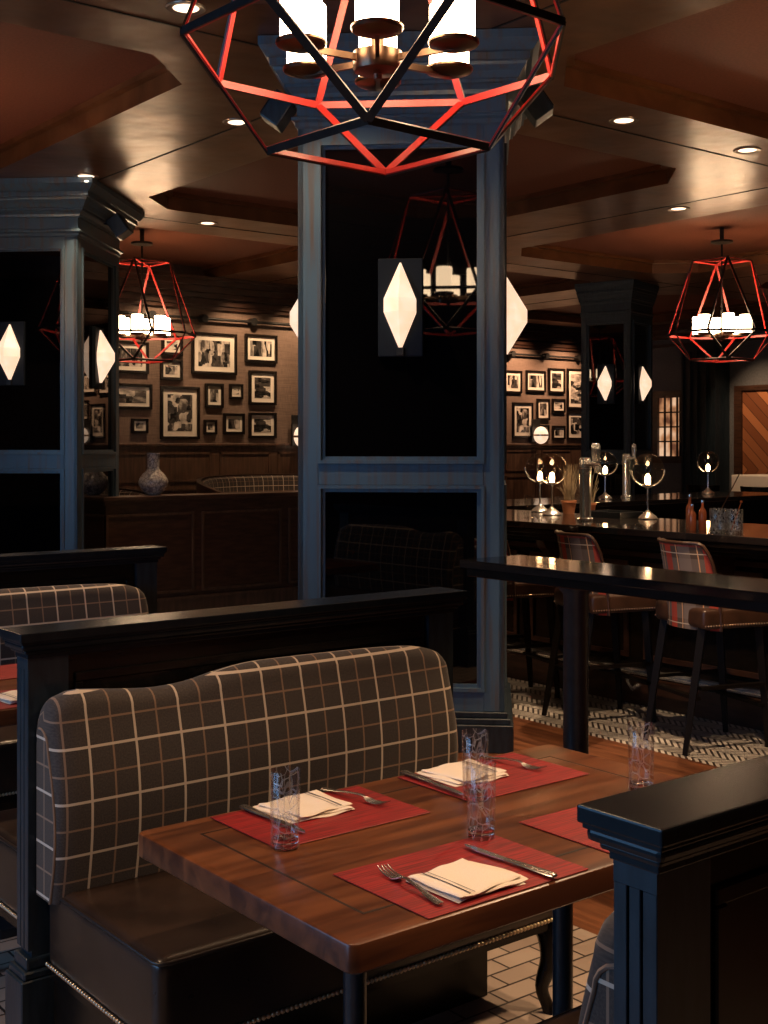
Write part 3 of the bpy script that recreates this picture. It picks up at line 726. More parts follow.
bn = make_bench(); bn.location = (PX-.018, 2.93, 0); bn['label'] = 'plaid backed brown leather booth bench behind the laid walnut table'
dup(bn, (PX+.037, 5.004, 0), 0, 'rear plaid backed booth bench at far left beyond the first partition')
dup(bn, (PX+1.39, 3.003, 0), PI, 'leather booth bench back to back with the laid bench, its end showing at left edge')
dup(bn, (PX+1.372, 1.056, 0), PI, 'booth bench against the nearest partition, only its plaid edge showing left of the post')
dup(bn, (PX+1.445, 5.076, 0), PI, 'booth bench back to back with the rear plaid bench')

# ------------------------------------------------------------------ tables
def make_table():
    t = thing('dining_table', 'x', 'table')   # local origin at floor under the centre
    L, W, th = 1.22, .748, .05
    def outline(ins, rad):
        hx, hy = L/2-ins, W/2-ins
        return [(sx*(hx-rad)+rad*math.cos(R(q)), sy*(hy-rad)+rad*math.sin(R(q))) for sx, sy, q0 in ((1,1,0),(-1,1,90),(-1,-1,180),(1,-1,270)) for q in range(q0, q0+91, 15)]
    b = MB(); rings = [[b.bm.verts.new((x, y, z)) for x, y in outline(ins, .02)] for ins, z in ((.004,.70),(0,.704),(0,.745),(.0015,.7485),(.005,.75))]
    n_ = len(rings[0])
    for p, q in zip(rings, rings[1:]):
        for k in range(n_): b.bm.faces.new((p[k], p[(k+1) % n_], q[(k+1) % n_], q[k]))
    b.bm.faces.new(rings[0][::-1]); b.bm.faces.new(rings[-1])
    b.build('tabletop', M['walnut'], t, 40)
    g = MB(); a_, c_ = L/2-.1, W/2-.1
    for q in ((-a_-.003, a_+.003, -c_-.003, -c_+.002), (-a_-.003, a_+.003, c_-.002, c_+.003), (-a_-.003, -a_+.002, -c_, c_), (a_-.002, a_+.003, -c_, c_)): g.box(*q, .748, .7504)
    g.build('inlay_line', M['groove'], t)
    for sx in (-.3, .3):
        l = MB(); l.cyl((sx,.03,.03), (sx,.03,.70), .0235, n=28); l.build('leg', M['legsteel'], t, 40)
        f = MB(); f.box(sx-.04, sx+.04, -.23, .29, 0, .03, .006, 2); f.build('foot', M['legsteel'], t)
    x = MB(); x.box(-.36, .36, -.005, .065, .68, .70); x.build('top_brace', M['legsteel'], t)
    return t
TX, TY = 1.18+.61, 1.577+.374
tb = make_table(); tb.location = (TX, TY, 0); tb['label'] = 'walnut dining table laid with red placemats in the near booth'
dup(tb, (TX, TY+2.055, 0), 0, 'second walnut table with red placemat at the left edge behind the partition')

def placemat(x, y, w_, d_, label, z=.751):
    b = MB(); b.box(-w_/2, w_/2, -d_/2, d_/2, 0, .0022, .0008, 1); o = b.build('placemat', M['woven']); o.location = (x, y, z)
    return tag(o, label, 'placemat')
placemat(1.545, 2.175, .395, .265, 'red woven placemat under the napkin nearest the left end of the plaid bench')
placemat(2.055, 2.175, .385, .265, 'red woven placemat beside the column end of the plaid bench')
placemat(1.545, 1.722, .395, .275, 'red woven placemat nearest the camera under fork and knife')
placemat(2.04, 1.735, .395, .275, 'red woven placemat half hidden behind the fluted post')
placemat(1.545, 2.055+1.722, .395, .275, 'red woven placemat on the second table, nearer the partition')
placemat(1.545, 2.055+2.175, .395, .265, 'red woven placemat on the second table, farther from the partition')

def make_napkin():
    t = thing('folded_napkin', 'x', 'napkin')
    rnd = random.Random(3)
    for k, (w_, d_, z0, z1, sk) in enumerate(((.165,.152,0,.004,0), (.16,.148,.004,.0085,.005), (.155,.146,.0085,.013,-.003))):
        nx, ny = 16, 12; top = []; 
        b = MB()
        def pt(i, j, z): 
            x = -w_/2+w_*i/nx; y = -d_/2+d_*j/ny
            x += .012*math.sin(j/ny*3+k)*(i/nx) + sk; y += .006*math.sin(i/nx*4+k*2)
            dz = .0015*math.sin(i*.7+k)*math.cos(j*.5) ; 
            return (x, y, z+dz)
        b.grid([[pt(i, j, z1) for j in range(ny+1)] for i in range(nx+1)]); b.grid([[pt(i, j, z0) for j in range(ny+1)] for i in range(nx+1)])
        edge = [(i, 0) for i in range(nx)]+[(nx, j) for j in range(ny)]+[(i, ny) for i in range(nx, 0, -1)]+[(0, j) for j in range(ny, 0, -1)]+[(0,0)]
        b.grid([[pt(*e, z0) for e in edge], [tuple(a+c for a, c in zip(pt(*e, (z0+z1)/2), ((.003 if e[0]==nx else -.003 if e[0]==0 else 0), (.003 if e[1]==ny else -.003 if e[1]==0 else 0), 0))) for e in edge], [pt(*e, z1) for e in edge]])
        bmesh.ops.remove_doubles(b.bm, verts=b.bm.verts, dist=.0003)
        f = b.build('linen_fold', M['linen'], t, 60)
        if k == 2:
            for xo, wd in ((.024,.0035), (.036,.0018)):
                s = MB(); s.grid([[ (pt(0,j,z1)[0]+xo+wd*q, pt(2,j,0)[1], z1+.0012+.0015*math.sin(2*.7+k)*math.cos(j*.5)) for q in (0,1)] for j in range(ny+1)]); s.build('woven_stripe', M['stripe'], t)
    return t
nk = make_napkin(); nk.location = (1.508, 1.672, .7535); nk.rotation_euler = (0,0,R(1)); nk.scale = (.95,.9,1); nk['label'] = 'white folded napkin with dark stripes between the near fork and knife'
dup(nk, (1.54, 2.225, .7535), R(180), 'white folded napkin behind the left hand tumbler')
dup(nk, (1.998, 2.217, .7535), R(178), 'white folded napkin behind the two tumblers near the middle')
dup(nk, (1.52, 2.055+1.705, .7535), R(5), 'white folded napkin on the second table, nearer the partition')
dup(nk, (1.52, 2.055+2.2, .7535), R(180), 'white folded napkin on the second table, farther side')

def make_fork():
    t = thing('fork', 'x', 'fork')   # along +y: handle at -y, tines at +y
    b = MB(); ys = [-.10,-.09,-.06,-.02,.02,.035]; ws = [.007,.0085,.0075,.0045,.003,.0035]; zs = [.004,.004,.005,.010,.012,.009]
    P = []
    for y, w_, z in zip(ys, ws, zs): P.append([(-w_, y, z), (-w_*.6, y, z+.0022), (w_*.6, y, z+.0022), (w_, y, z), (w_*.6, y, z-.0015), (-w_*.6, y, z-.0015), (-w_, y, z)])
    b.grid(P); b.poly(P[0][:6]); b.poly(P[-1][:6]); bmesh.ops.remove_doubles(b.bm, verts=b.bm.verts, dist=.0001); b.build('handle', M['silver'], t, 60)
    b = MB(); P = []
    for y, w_, z in ((.033,.0035,.009),(.042,.010,.005),(.052,.0125,.003),(.060,.0125,.0028)): P.append([(-w_,y,z+.002),(w_,y,z+.002),(w_,y,z),(-w_,y,z),(-w_,y,z+.002)])
    b.grid(P); b.poly(P[-1][:4]); b.build('neck', M['silver'], t, 60)
    for k in range(4):
        x = -.0105+.007*k; m = MB(); m.tube([(x,.058,.0035),(x,.075,.004),(x*1.02,.090,.007),(x*1.0,.102,.012)], [.0021,.002,.0017,.0009], 6); m.build('tine', M['silver'], t, 60)
    return t
def make_knife():
    t = thing('table_knife', 'x', 'knife')
    b = MB(); b.grid([[( -w_, y, z),(-w_*.7,y,z+h_),(w_*.7,y,z+h_),(w_,y,z),(w_*.7,y,z-h_*.6),(-w_*.7,y,z-h_*.6),(-w_,y,z)] for y, w_, z, h_ in ((-.115,.0075,.005,.003),(-.11,.0095,.005,.004),(-.05,.008,.005,.0038),(0,.0055,.005,.003),(.01,.005,.005,.0022))])
    b.poly([(-.0075,-.115,.005),(-.005,-.115,.008),(.005,-.115,.008),(.0075,-.115,.005),(.005,-.115,.0032),(-.005,-.115,.0032)]); b.build('handle', M['silver'], t, 60)
    b = MB(); pr = [(-.006,.008),(-.008,.02),(-.0085,.08),(-.004,.112),(.002,.122),(.006,.115),(.0075,.09),(.007,.02),(.006,.008)]
    top = [b.bm.verts.new((x, y, .0062)) for x, y in pr]; bo = [b.bm.verts.new((x, y, .0042)) for x, y in pr]; b.bm.faces.new(top); b.bm.faces.new(bo[::-1])
    for k in range(len(pr)): b.bm.faces.new((top[k], bo[k], bo[(k+1) % len(pr)], top[(k+1) % len(pr)]))
    b.build('blade', M['silver'], t)
    return t
FK = make_fork(); KN = make_knife()
# near setting: person on the near bench looks to +v; fork on the left
FK.location = (1.413, 1.71, .754); FK.rotation_euler = (0,0,R(-8)); FK['label'] = 'steel fork on the near red placemat left of the napkin'
KN.location = (1.644, 1.698, .754); KN.rotation_euler = (0,0,R(3)); KN['label'] = 'steel knife on the near red placemat right of the napkin'
dup(FK, (1.672, 2.225, .754), R(189), 'steel fork beside the napkin behind the left hand tumbler')
dup(KN, (1.435, 2.20, .754), R(181.6), 'steel knife behind the left hand tumbler')
dup(FK, (2.157, 2.22, .754), R(188), 'steel fork on the far right placemat near the table end')
dup(KN, (1.882, 2.205, .754), R(176.5), 'steel knife leading towards the tumblers on the far right placemat')
dup(FK, (1.40, 2.055+1.73, .754), R(5), 'steel fork on the second table at left edge')

def tumbler_mesh(r=.0295, h_=.155, mat='cutglass2'):
    b = MB(); ro = r
    b.lathe([(0,0),(ro-.003,0),(ro-.001,.002),(ro-.001,.006),(ro-.001,.03),(ro,h_*.5),(ro+.001,h_-.001),(ro,h_),(ro-.0014,h_-.001),(ro-.0022,h_*.5),(ro-.003,.03),(ro-.006,.022),(0,.020)], 40)
    return b.build('tumbler', M[mat], None, 50)
g1 = tumbler_mesh()
b = MB(); b.lathe([(0,.0015),(.023,.0015),(.0265,.004),(.0262,.018),(.022,.0195),(0,.0185)], 32); b.build('thick_base', M['solidglass'], g1, 50)
g1.location = (1.367, 2.048, .7505); tag(g1, 'tall engraved tumbler at the left, before the left napkin', 'glass')
for p, l in (((1.885,2.055,.7505), 'tall engraved tumbler behind the middle one, nearer the plaid bench'), ((1.711,1.848,.7505), 'tall engraved tumbler in the middle at the near placemat edge'), ((2.235,1.872,.7505), 'tall engraved tumbler standing behind the nearest partition')):
    o = dup(g1, p); o['label'] = l

# ------------------------------------------------------------------ drink ledge
t = thing('drink_ledge', 'long narrow black bar height ledge crossing before the bar stools', 'ledge', (3.46, 0, 0))
b = MB(); b.box(0, .36, -1.2, 3.87, 1.035, 1.07, .004, 2); b.build('ledge_top', plain('polished_black_stone', (.01,.009,.009), .1, 0, .6), t)
b = MB(); b.box(.02, .34, -1.18, 3.85, 1.0, 1.035, .003, 1); b.build('apron', M['black'], t)
for y in (3.36, .6):
    l = MB(); l.lathe([(0,0),(.09,0),(.09,.012),(.055,.02),(.05,.03),(.05,.96),(.07,.985),(.07,1.0),(0,1.0)], 32, (.16,y,0)); l.build('post', M['legsteel'], t, 40)

# ------------------------------------------------------------------ bar
STONE = plain('bar_top_stone', (.018,.014,.013), .08, 0, .6)
t = thing('bar_counter', 'long black bar counter with stone top behind the stools', 'bar', (0,0,0))
b = MB(); b.box(5.48, 6.45, -2.0, 7.9, 1.03, 1.07, .006, 2); b.box(6.452, 10.8, 7.0, 7.9, 1.03, 1.07, .006, 2); b.build('bar_top', STONE, t)
b = MB()
for d, z0, z1 in ((.0,1.0,1.03),(.03,.975,1.0),(.08,.95,.975)): b.box(5.49+d, 6.43, -1.98, 7.88, z0, z1, .004, 1); b.box(6.45, 10.8, 7.01+d, 7.88, z0, z1)
b.build('edge_moulding', M['black'], t)
b = MB(); b.box(5.80, 6.40, -1.9, 7.8, 0, .95); b.box(6.4, 10.75, 7.25, 7.8, 0, .95); b.build('bar_front', M['black'], t)
m = MB()
y = -1.7
while y < 7.4:
    for q in ((y, y+.03, .30, .82), (y+.8, y+.83, .30, .82), (y, y+.83, .82, .85), (y, y+.83, .27, .30)): m.box(5.785, 5.80, q[0], q[1], q[2], q[3])
    y += .95
m.box(5.775, 5.80, -1.9, 7.8, .88, .91); m.box(5.76, 5.80, -1.9, 7.8, 0, .16)
m.build('front_moulding', M['brownwood'], t)
for y in (-.9, .4, 1.7, 2.96, 4.22, 5.48, 6.6):
    c = MB(); pts = [(5.80,0,.95),(5.57,0,.95),(5.60,0,.90),(5.68,0,.84),(5.72,0,.76),(5.74,0,.66),(5.80,0,.60)]
    A_ = [c.bm.verts.new((p[0], y-.035, p[2])) for p in pts]; B_ = [c.bm.verts.new((p[0], y+.035, p[2])) for p in pts]
    c.bm.faces.new(A_); c.bm.faces.new(B_[::-1])
    for k in range(len(pts)): c.bm.faces.new((A_[k], B_[k], B_[(k+1) % len(pts)], A_[(k+1) % len(pts)]))
    c.build('corbel', M['brownwood'], t)
r_ = MB(); r_.cyl((5.67,-1.9,.22), (5.67,7.7,.22), .022); fr = r_.build('foot_rail', M['chrome'], t, 40)
for y in (-.2, 1.1, 2.3, 3.55, 4.85, 6.1):
    k = MB(); k.tube([(5.67,y,.22),(5.67,y,.15),(5.71,y,.10),(5.765,y,.11)], [.016,.012,.012,.02], 8); k.build('rail_bracket', M['chrome'], fr, 60)

# stools
def make_stool():
    t = thing('bar_stool', 'x', 'stool')   # faces +x, origin at floor centre
    zs = .70
    s = MB(); s.box(-.20, .22, -.225, .225, zs-.075, zs+.03, .03, 4); s.build('seat', M['stoolleather'], t, 60)
    for sg in (-1, 1):
        nh = MB()
        for k in range(26): nh.sphere((-.19+.40*k/25, sg*.226, zs-.055), .005, 6)
        nh.build('nailhead_trim', M['brass'], t, 180)
    # curved back shell (plaid outside, leather inside and piping)
    def shell(rad, z0, z1, o_, n=22, mz=10):
        P, UV = [], []
        for i in range(n+1):
            a = -1.0+2*i/n; ang = a*R(58)
            x = .04-rad*math.cos(ang)*1.0; y = rad*math.sin(ang)*1.02
            e = abs(a); zt = z1-.0-(.10*max(0, (e-.72)/.28)**2)
            row = []; uv = []
            for j in range(mz+1):
                f = j/mz; z = z0+(zt-z0)*f; xx = x-.05*f*f
                row.append((xx, y, z)); uv.append((rad*ang+.3, z))
            P.append(row); UV.append(uv)
        return P, UV
    Po, Uo = shell(.255, zs-.085, 1.055, 0); Pi, Ui = shell(.215, zs-.0, 1.05, 0)
    b = MB(); b.grid(Po, Uo); b.build('back_outside', M['tartan'], t, 60)
    b = MB(); b.grid(Pi, Ui); b.build('backrest', M['stoolleather'], t, 60)
    # rim joins both
    loop = lambda P: [P[0][j] for j in range(len(P[0]))]+[P[i][-1] for i in range(1, len(P))]+[P[-1][j] for j in range(len(P[0])-2, -1, -1)]
    lo, li = loop(Po), loop(Pi); mid = [tuple((a+c)/2+(.008 if q == 2 else 0) for q, (a, c) in enumerate(zip(p, r))) for p, r in zip(lo, li)]
    b = MB(); b.grid([lo, mid, li]); b.tube(lo, .009, 6); b.build('edge_piping', M['stoolleather'], t, 60)
    for sx, sy in ((-1,-1),(-1,1),(1,-1),(1,1)):
        l = MB(); tp = Vector((sx*.17 if sx > 0 else -.17, sy*.17, zs-.07)); bt = Vector((sx*.22 if sx > 0 else -.28, sy*.18, 0))
        l.tube([tp, (tp+bt)/2, bt], [.027,.024,.017], 4); l.build('leg', M['legblack'], t)
    for (p, q) in (((-.21,-.19,.28),(-.21,.19,.28)), ((.18,-.19,.22),(.18,.19,.22)), ((-.20,-.19,.33),(.18,-.19,.33)), ((-.20,.19,.33),(.18,.19,.33))):
        l = MB(); l.bar(p, q, .03, .018); l.build('stretcher', M['legblack'], t)
    return t
M['stoolleather'] = noisy('brown_stool_leather', (.045,.022,.014), (.075,.036,.022), (1,1,1), 9, .3, .2, detail=8)
st = make_stool(); SR = R(-18); st.rotation_euler = (0,0,SR); st.location = (5.32, 3.99, 0); st['label'] = 'brown leather bar stool with red tartan back at right, before the crystal glasses'
dup(st, (5.32, 4.73, 0), SR, 'brown leather bar stool with red tartan back in the middle, behind the ledge post')
dup(st, (5.375, 5.52, 0), SR, 'brown leather bar stool half hidden behind the middle column')
dup(st, (5.32, 3.22, 0), SR, 'brown leather bar stool at the right edge beyond the tartan one')

# ------------------------------------------------------------------ on the bar
def make_globe():
    t = thing('globe_lamp', 'x', 'lamp')
    b = MB(); b.lathe([(0,0),(.062,0),(.064,.006),(.055,.02),(.03,.038),(.016,.05),(.012,.06),(0,.06)], 32); b.build('base', M['chrome'], t, 40)
    b = MB(); b.cyl((0,0,.05), (0,0,.215), .0065); b.lathe([(0,.2),(.014,.2),(.03,.215),(.034,.225),(0,.225)], 24); b.build('stem', M['chrome'], t, 40)
    g = MB(); R0 = .104; cz = .32
    pr = [(R0*math.sin(a), cz-R0*math.cos(a)) for a in [R(14+166*k/24) for k in range(25)]]; pr[-1] = (0, cz+R0)
    inn = [((R0-.0025)*math.sin(a), cz-(R0-.0025)*math.cos(a)) for a in [R(14+166*k/24) for k in range(25)]]; inn[-1] = (0, cz+R0-.0025)
    g.lathe(pr, 40); g.build('glass_globe', M['globeglass'], t, 180)
    c = MB(); an = [R(-90+180*k/28) for k in range(29)]
    c.tube([(math.sin(a)*(R0+.006), 0, cz-math.cos(a)*(R0+.006)) for a in an], .0055, 8); c.build('cradle_arm', M['chrome'], t, 60)
    u_ = MB(); u_.lathe([(0,.226),(.014,.226),(.019,.245),(.017,.275),(.008,.29),(0,.292)], 20); u_.build('bulb', M['bulb'], t, 60)
    return t
gl = make_globe()
GL = [((6.3,5.22), 'globe lamp alone in the middle of the bar top', R(-40)), ((6.15,5.93), 'front one of the two overlapping globe lamps by the herb pots', R(-20)), ((6.38,6.27), 'rear one of the two overlapping globe lamps by the herb pots', R(-60)),
      ((8.35,7.40), 'globe lamp on the far counter behind the beer taps', R(-40)), ((10.02,7.55), 'far globe lamp at right on the rear counter', R(-30))]
for i, ((x, y), l, rz) in enumerate(GL):
    if i == 0: gl.location = (x, y, 1.07); gl.rotation_euler = (0,0,rz); gl['label'] = l
    else: dup(gl, (x, y, 1.07), rz, l)
def make_tower():
    t = thing('beer_tower', 'x', 'beer tap')
    b = MB(); b.lathe([(0,0),(.05,0),(.05,.012),(.038,.02),(.036,.03),(.036,.30),(.042,.305),(.042,.33),(.036,.335),(.036,.39),(.03,.40),(0,.40)], 32); b.build('tower', M['chrome'], t, 40)
    for k, dx in enumerate((-.05, 0, .05)):
        s = MB(); s.tube([(dx,-.02,.35),(dx,-.075,.36),(dx,-.09,.33),(dx,-.09,.30)], [.008,.009,.008,.006], 8)
        sp_ = s.build('spout', M['chrome'], t, 60)
        hnd = MB(); hnd.lathe([(0,0),(.007,0),(.009,.02),(.014,.07),(.013,.10),(.006,.115),(0,.118)], 14, (dx,-.07,.375)); hnd.build('tap_handle', M['chrome'], sp_, 60)
    r_ = MB(); r_.box(-.075, .075, -.045, .02, .345, .375, .012, 2); r_.build('tap_bar', M['chrome'], t)
    return t
tw = make_tower(); tw.location = (5.86, 5.36, 1.07); tw.rotation_euler = (0,0,R(60)); tw['label'] = 'chrome beer tower at the front of the bar'
dup(tw, (8.75, 7.5, 1.07), R(50), 'chrome beer tower on the far counter left of the middle globe lamp')
# mixing glasses, spoon, bottles
def mixglass(x, y, label):
    t = thing('mixing_glass', label, 'mixing glass', (x, y, 1.07))
    b = MB(); b.lathe([(0,0),(.042,0),(.045,.004),(.045,.13),(.044,.132),(.042,.13),(.0415,.016),(0,.014)], 32); b.build('cup', M['cutglass'], t, 50)
    return t
mixglass(5.66, 4.20, 'cut crystal mixing glass beside the copper bottles on the bar')
mixglass(5.66, 4.09, 'cut crystal mixing glass at the right holding a short stirrer')
t = thing('bar_spoon', 'long twisted bar spoon leaning out of the crystal mixing glass', 'bar spoon', (5.66,4.20,1.086), 0)
b = MB(); b.tube([(-.02,.03,0),(.03,-.14,.34)], .0028, 6); b.build('shaft', M['bronze'], t); b = MB(); b.sphere((-.021,.033,.006), .007, 10, (1,1,.5)); b.build('bowl', M['bronze'], t, 180)
t = thing('stirrer', 'short copper stirrer in the right hand mixing glass', 'stirrer', (5.66,4.09,1.086), 0)
b = MB(); b.tube([(0,.02,0),(.01,-.035,.15)], .003, 6); b.sphere((.01,-.035,.155), .008, 8); b.build('shaft', M['copper'], t, 60)
for k, (x, y, hh) in enumerate(((5.70,4.42,.20),(5.63,4.35,.15),(5.71,4.34,.17))):
    t = thing('liqueur_bottle', ['tallest amber bottle left of the mixing glasses', 'small amber bitters bottle at the bar edge', 'amber bottle touching the mixing glasses'][k], 'bottle', (x, y, 1.07))
    b = MB(); b.lathe([(0,0),(.02,0),(.022,.004),(.022,hh*.6),(.018,hh*.68),(.008,hh*.76),(.008,hh*.93),(0,hh*.93)], 20); b.build('bottle_body', M['copper'], t, 50)
    b = MB(); b.cyl((0,0,hh*.93), (0,0,hh), .009, n=14); b.build('cap', M['chrome'], t, 50)
# rubber bar tray / speed well
t = thing('drip_tray', 'blue steel drip tray set on the bar behind the middle globe lamp', 'tray', (6.16,5.33,1.0705), R(0))
b = MB(); b.box(.0,.24,.0,.32,0,.008); b.box(0,.012,0,.32,.008,.04); b.box(.228,.24,0,.32,.008,.04); b.box(.012,.228,0,.012,.008,.04); b.box(.012,.228,.308,.32,.008,.04); b.build('tray_pan', M['legsteel'], t)
# herb pots
for k, (x, y, s) in enumerate(((6.37,5.98,.85),(6.31,5.74,.8))):
    t = thing('herb_pot', ['terracotta pot of dry grey herbs behind the two globe lamps', 'terracotta pot of dry herbs between the globe lamps and the beer tower'][k], 'potted plant', (x, y, 1.07))
    b = MB(); b.lathe([(0,0),(.045*s,0),(.06*s,.09*s),(.066*s,.092*s),(.066*s,.11*s),(.056*s,.11*s),(.052*s,.09*s),(0,.088*s)], 28); b.build('pot', M['terracotta'], t, 50)
    b = MB(); rnd = random.Random(5+k)
    for q in range(90):
        a = rnd.uniform(0, 2*PI); sp_ = rnd.uniform(.01, .11)*s; hh = rnd.uniform(.14, .36); r0 = rnd.uniform(0, .04)
        p0 = Vector((r0*math.cos(a), r0*math.sin(a), .085)); p1 = Vector((sp_*math.cos(a), sp_*math.sin(a), hh))
        b.tube([p0, (p0+p1)/2+Vector((0,0,.02)), p1], [.0018,.0015,.0008], 4, False)
        for l in range(7):
            f = .35+.65*l/7; c = p0.lerp(p1, f); d = Vector((rnd.uniform(-1,1), rnd.uniform(-1,1), rnd.uniform(0,1))).normalized()*.02
            b.poly([c, c+d*.5+Vector((.002,.002,0)), c+d, c+d*.5-Vector((.002,.002,0))])
    b.build('sprigs', M['twig'], t)
# martini glasses left end
for k, (x, y) in enumerate(((5.78,5.78),(5.86,5.62))):
    b = MB(); b.lathe([(0,0),(.03,0),(.03,.003),(.005,.008),(.004,.05),(.028,.085),(.03,.15),(.029,.15),(.027,.087),(0,.058)], 28)
    tag(b.build('stemmed_glass', M['glass'], None, 50), ['stemmed glass left of the beer tower, nearer the column', 'stemmed glass just left of the beer tower'][k], 'glass').location = (x, y, 1.07)

# ------------------------------------------------------------------ picture walls
def frame(i, x0, x1, z0, z1, v, label, group, port=None):
    w_, h_ = x1-x0, z1-z0; fb = min(.035, .12*min(w_, h_)+.008)
    t = thing('framed_photo', label, 'picture', ((x0+x1)/2, v, z0), 0)
    b = MB()
    for q in ((-w_/2, -w_/2+fb, 0, h_), (w_/2-fb, w_/2, 0, h_), (-w_/2+fb, w_/2-fb, 0, fb), (-w_/2+fb, w_/2-fb, h_-fb, h_)): b.box(q[0], q[1], -.04, -.002, q[2], q[3], .004, 1)
    b.build('outer_frame', M['black'], t)
    b = MB(); b.box(-w_/2+fb, w_/2-fb, -.018, -.004, fb, h_-fb); b.build('mount', M['mat_white'], t)
    mb = .10*min(w_, h_)+.010
    b = MB(); b.box(-w_/2+fb+mb, w_/2-fb-mb, -.0205, -.0182, fb+mb, h_-fb-mb); b.build('photograph', PH[i % 8], t)
FL = [(6.40,6.967,2.401,2.782),(7.141,7.426,2.64,2.88),(7.124,7.426,2.338,2.586),(7.552,8.198,2.429,2.945),(8.321,8.805,2.602,2.962),(8.379,8.793,2.062,2.501),(6.45,7.012,1.974,2.278),(7.124,7.662,1.621,2.265),(7.743,8.004,2.014,2.316),(8.091,8.29,2.128,2.32),(6.744,6.96,1.691,1.867),(7.724,7.91,1.681,1.864),(8.004,8.313,1.683,1.949),(8.379,8.793,1.635,1.965)]
LL = ['framed photo partly behind the left chandelier, beside the far left column', 'small framed photo right behind the left chandelier candles', 'small framed photo just below the left chandelier ring', 'largest upper framed street photo on the left picture wall',
 'wide framed photo at the top right of the left picture wall', 'upright framed photo in the middle of the right hand column of pictures, left wall', 'wide framed photo with large mount above the vase', 'tall framed photo, the largest lower one on the left picture wall',
 'upright small frame right of the tall portrait frame', 'smallest upright frame in the centre right of the left picture wall', 'tiny square frame directly above the vase', 'tiny frame low beside the tall portrait frame', 'square frame low between the tiny frame and the bottom right frame', 'bottom right framed photo on the left picture wall']
for i, (f, l) in enumerate(zip(FL, LL)): frame(i, *f, V1, l, None)
FR = [(14.68,15.102,2.441,2.831),(15.204,15.685,2.474,2.849),(15.764,16.171,2.468,2.907),(16.234,16.736,2.198,2.919),(14.884,15.374,1.675,2.285),(15.468,15.79,1.99,2.359),(15.851,16.18,2.126,2.367),(16.234,16.736,1.648,2.146),(15.443,15.772,1.646,1.901),(15.86,16.18,1.647,1.893)]
LR = ['top left framed photo on the right picture wall, beside the middle column', 'second framed photo in the top row of the right picture wall', 'third framed photo in the top row of the right picture wall', 'tall bright framed photo at the upper right, next to the narrow column', 'tall dark framed photo at lower left of the right picture wall',
 'narrow upright frame in the middle row of the right picture wall', 'small wide frame in the middle row of the right picture wall', 'bright framed photo at the lower right, next to the narrow column', 'small frame half behind the globe wall lamp', 'small square frame at the bottom of the right picture wall']
for i, (f, l) in enumerate(zip(FR, LR)): frame(i+3, *f, V2, l, None)
def pipe(x0, x1, v, z, n, label):
    t = thing('picture_light_pipe', label, 'pipe', (x0, v, z))
    b = MB(); b.cyl((0,-.07,0), (x1-x0,-.07,0), .018); b.build('conduit', M['metal_black'], t, 40)
    for k in range(n):
        x = (x1-x0)*(k+.5)/n; b = MB(); b.cyl((x,-.10,0), (x,-.0,0), .05, n=24); b.build('junction_box', M['metal_black'], t, 40)
pipe(5.2, 10.2, V1, 3.11, 7, 'black conduit with round junction boxes along the left picture wall'); pipe(13.6, 16.9, V2, 3.11, 4, 'black conduit along the top of the right picture wall')
def wall_globe(x, v, z, label):
    t = thing('wall_globe_lamp', label, 'wall lamp', (x, v, z))
    b = MB(); b.box(-.10, .10, -.03, 0, -.12, .28, .004, 1); b.build('backplate', M['metal_black'], t); b = MB(); b.sphere((0,-.14,0), .15, 24, (.85,.85,1)); b.build('shade', M['alabaster'], t, 180)
    b = MB(); b.lathe([(.129,-.014),(.134,-.014),(.134,.014),(.129,.014)], 32, (0,-.14,0), True); b.bar((0,0,0), (0,-.03,0), .03, .02); b.build('band', M['brass'], t, 40)
wall_globe(9.09, V1-.07, 1.66, 'glowing globe wall lamp half hidden by the left edge of the middle column')
wall_globe(15.38, V2-.07, 1.72, 'glowing globe wall lamp low on the right picture wall')

# ------------------------------------------------------------------ knee wall, vase, round booths
t = thing('panelled_knee_wall', 'dark brown panelled low wall behind the left booths', 'low wall', (4.55, 9.6, 0))
LK = 4.4
b = MB(); b.box(0, LK, 0, .16, 0, 1.07); b.build('panel', M['brownwood'], t)
b = MB(); b.box(-.03, LK, -.04, .28, 1.075, 1.11, .006, 2); b.box(-.02, LK, -.02, .18, 1.04, 1.075); b.build('cap', M['brownwood'], t)
b = MB(); x = .05
while x < LK-.9:
    rect_frame(b, x, x+.84, .26, .96, 0, .02, .014); x += .92
b.box(0, LK, -.02, 0, 0, .2); b.box(0, LK, -.03, 0, .2, .225); b.build('panel_moulding', M['wainscot'], t)
V_ = thing('vase', 'patterned porcelain bottle vase standing on the low wall at left', 'vase', (5.14, 9.78, 1.11))
b = MB(); b.lathe([(0,0),(.055,0),(.06,.006),(.10,.04),(.128,.09),(.13,.12),(.12,.15),(.09,.19),(.062,.215),(.052,.235),(.052,.33),(.056,.345),(.056,.37),(.048,.37),(.045,.33),(.044,.25),(0,.23)], 40)
b.build('vase_body', M['vase'], V_, 60)
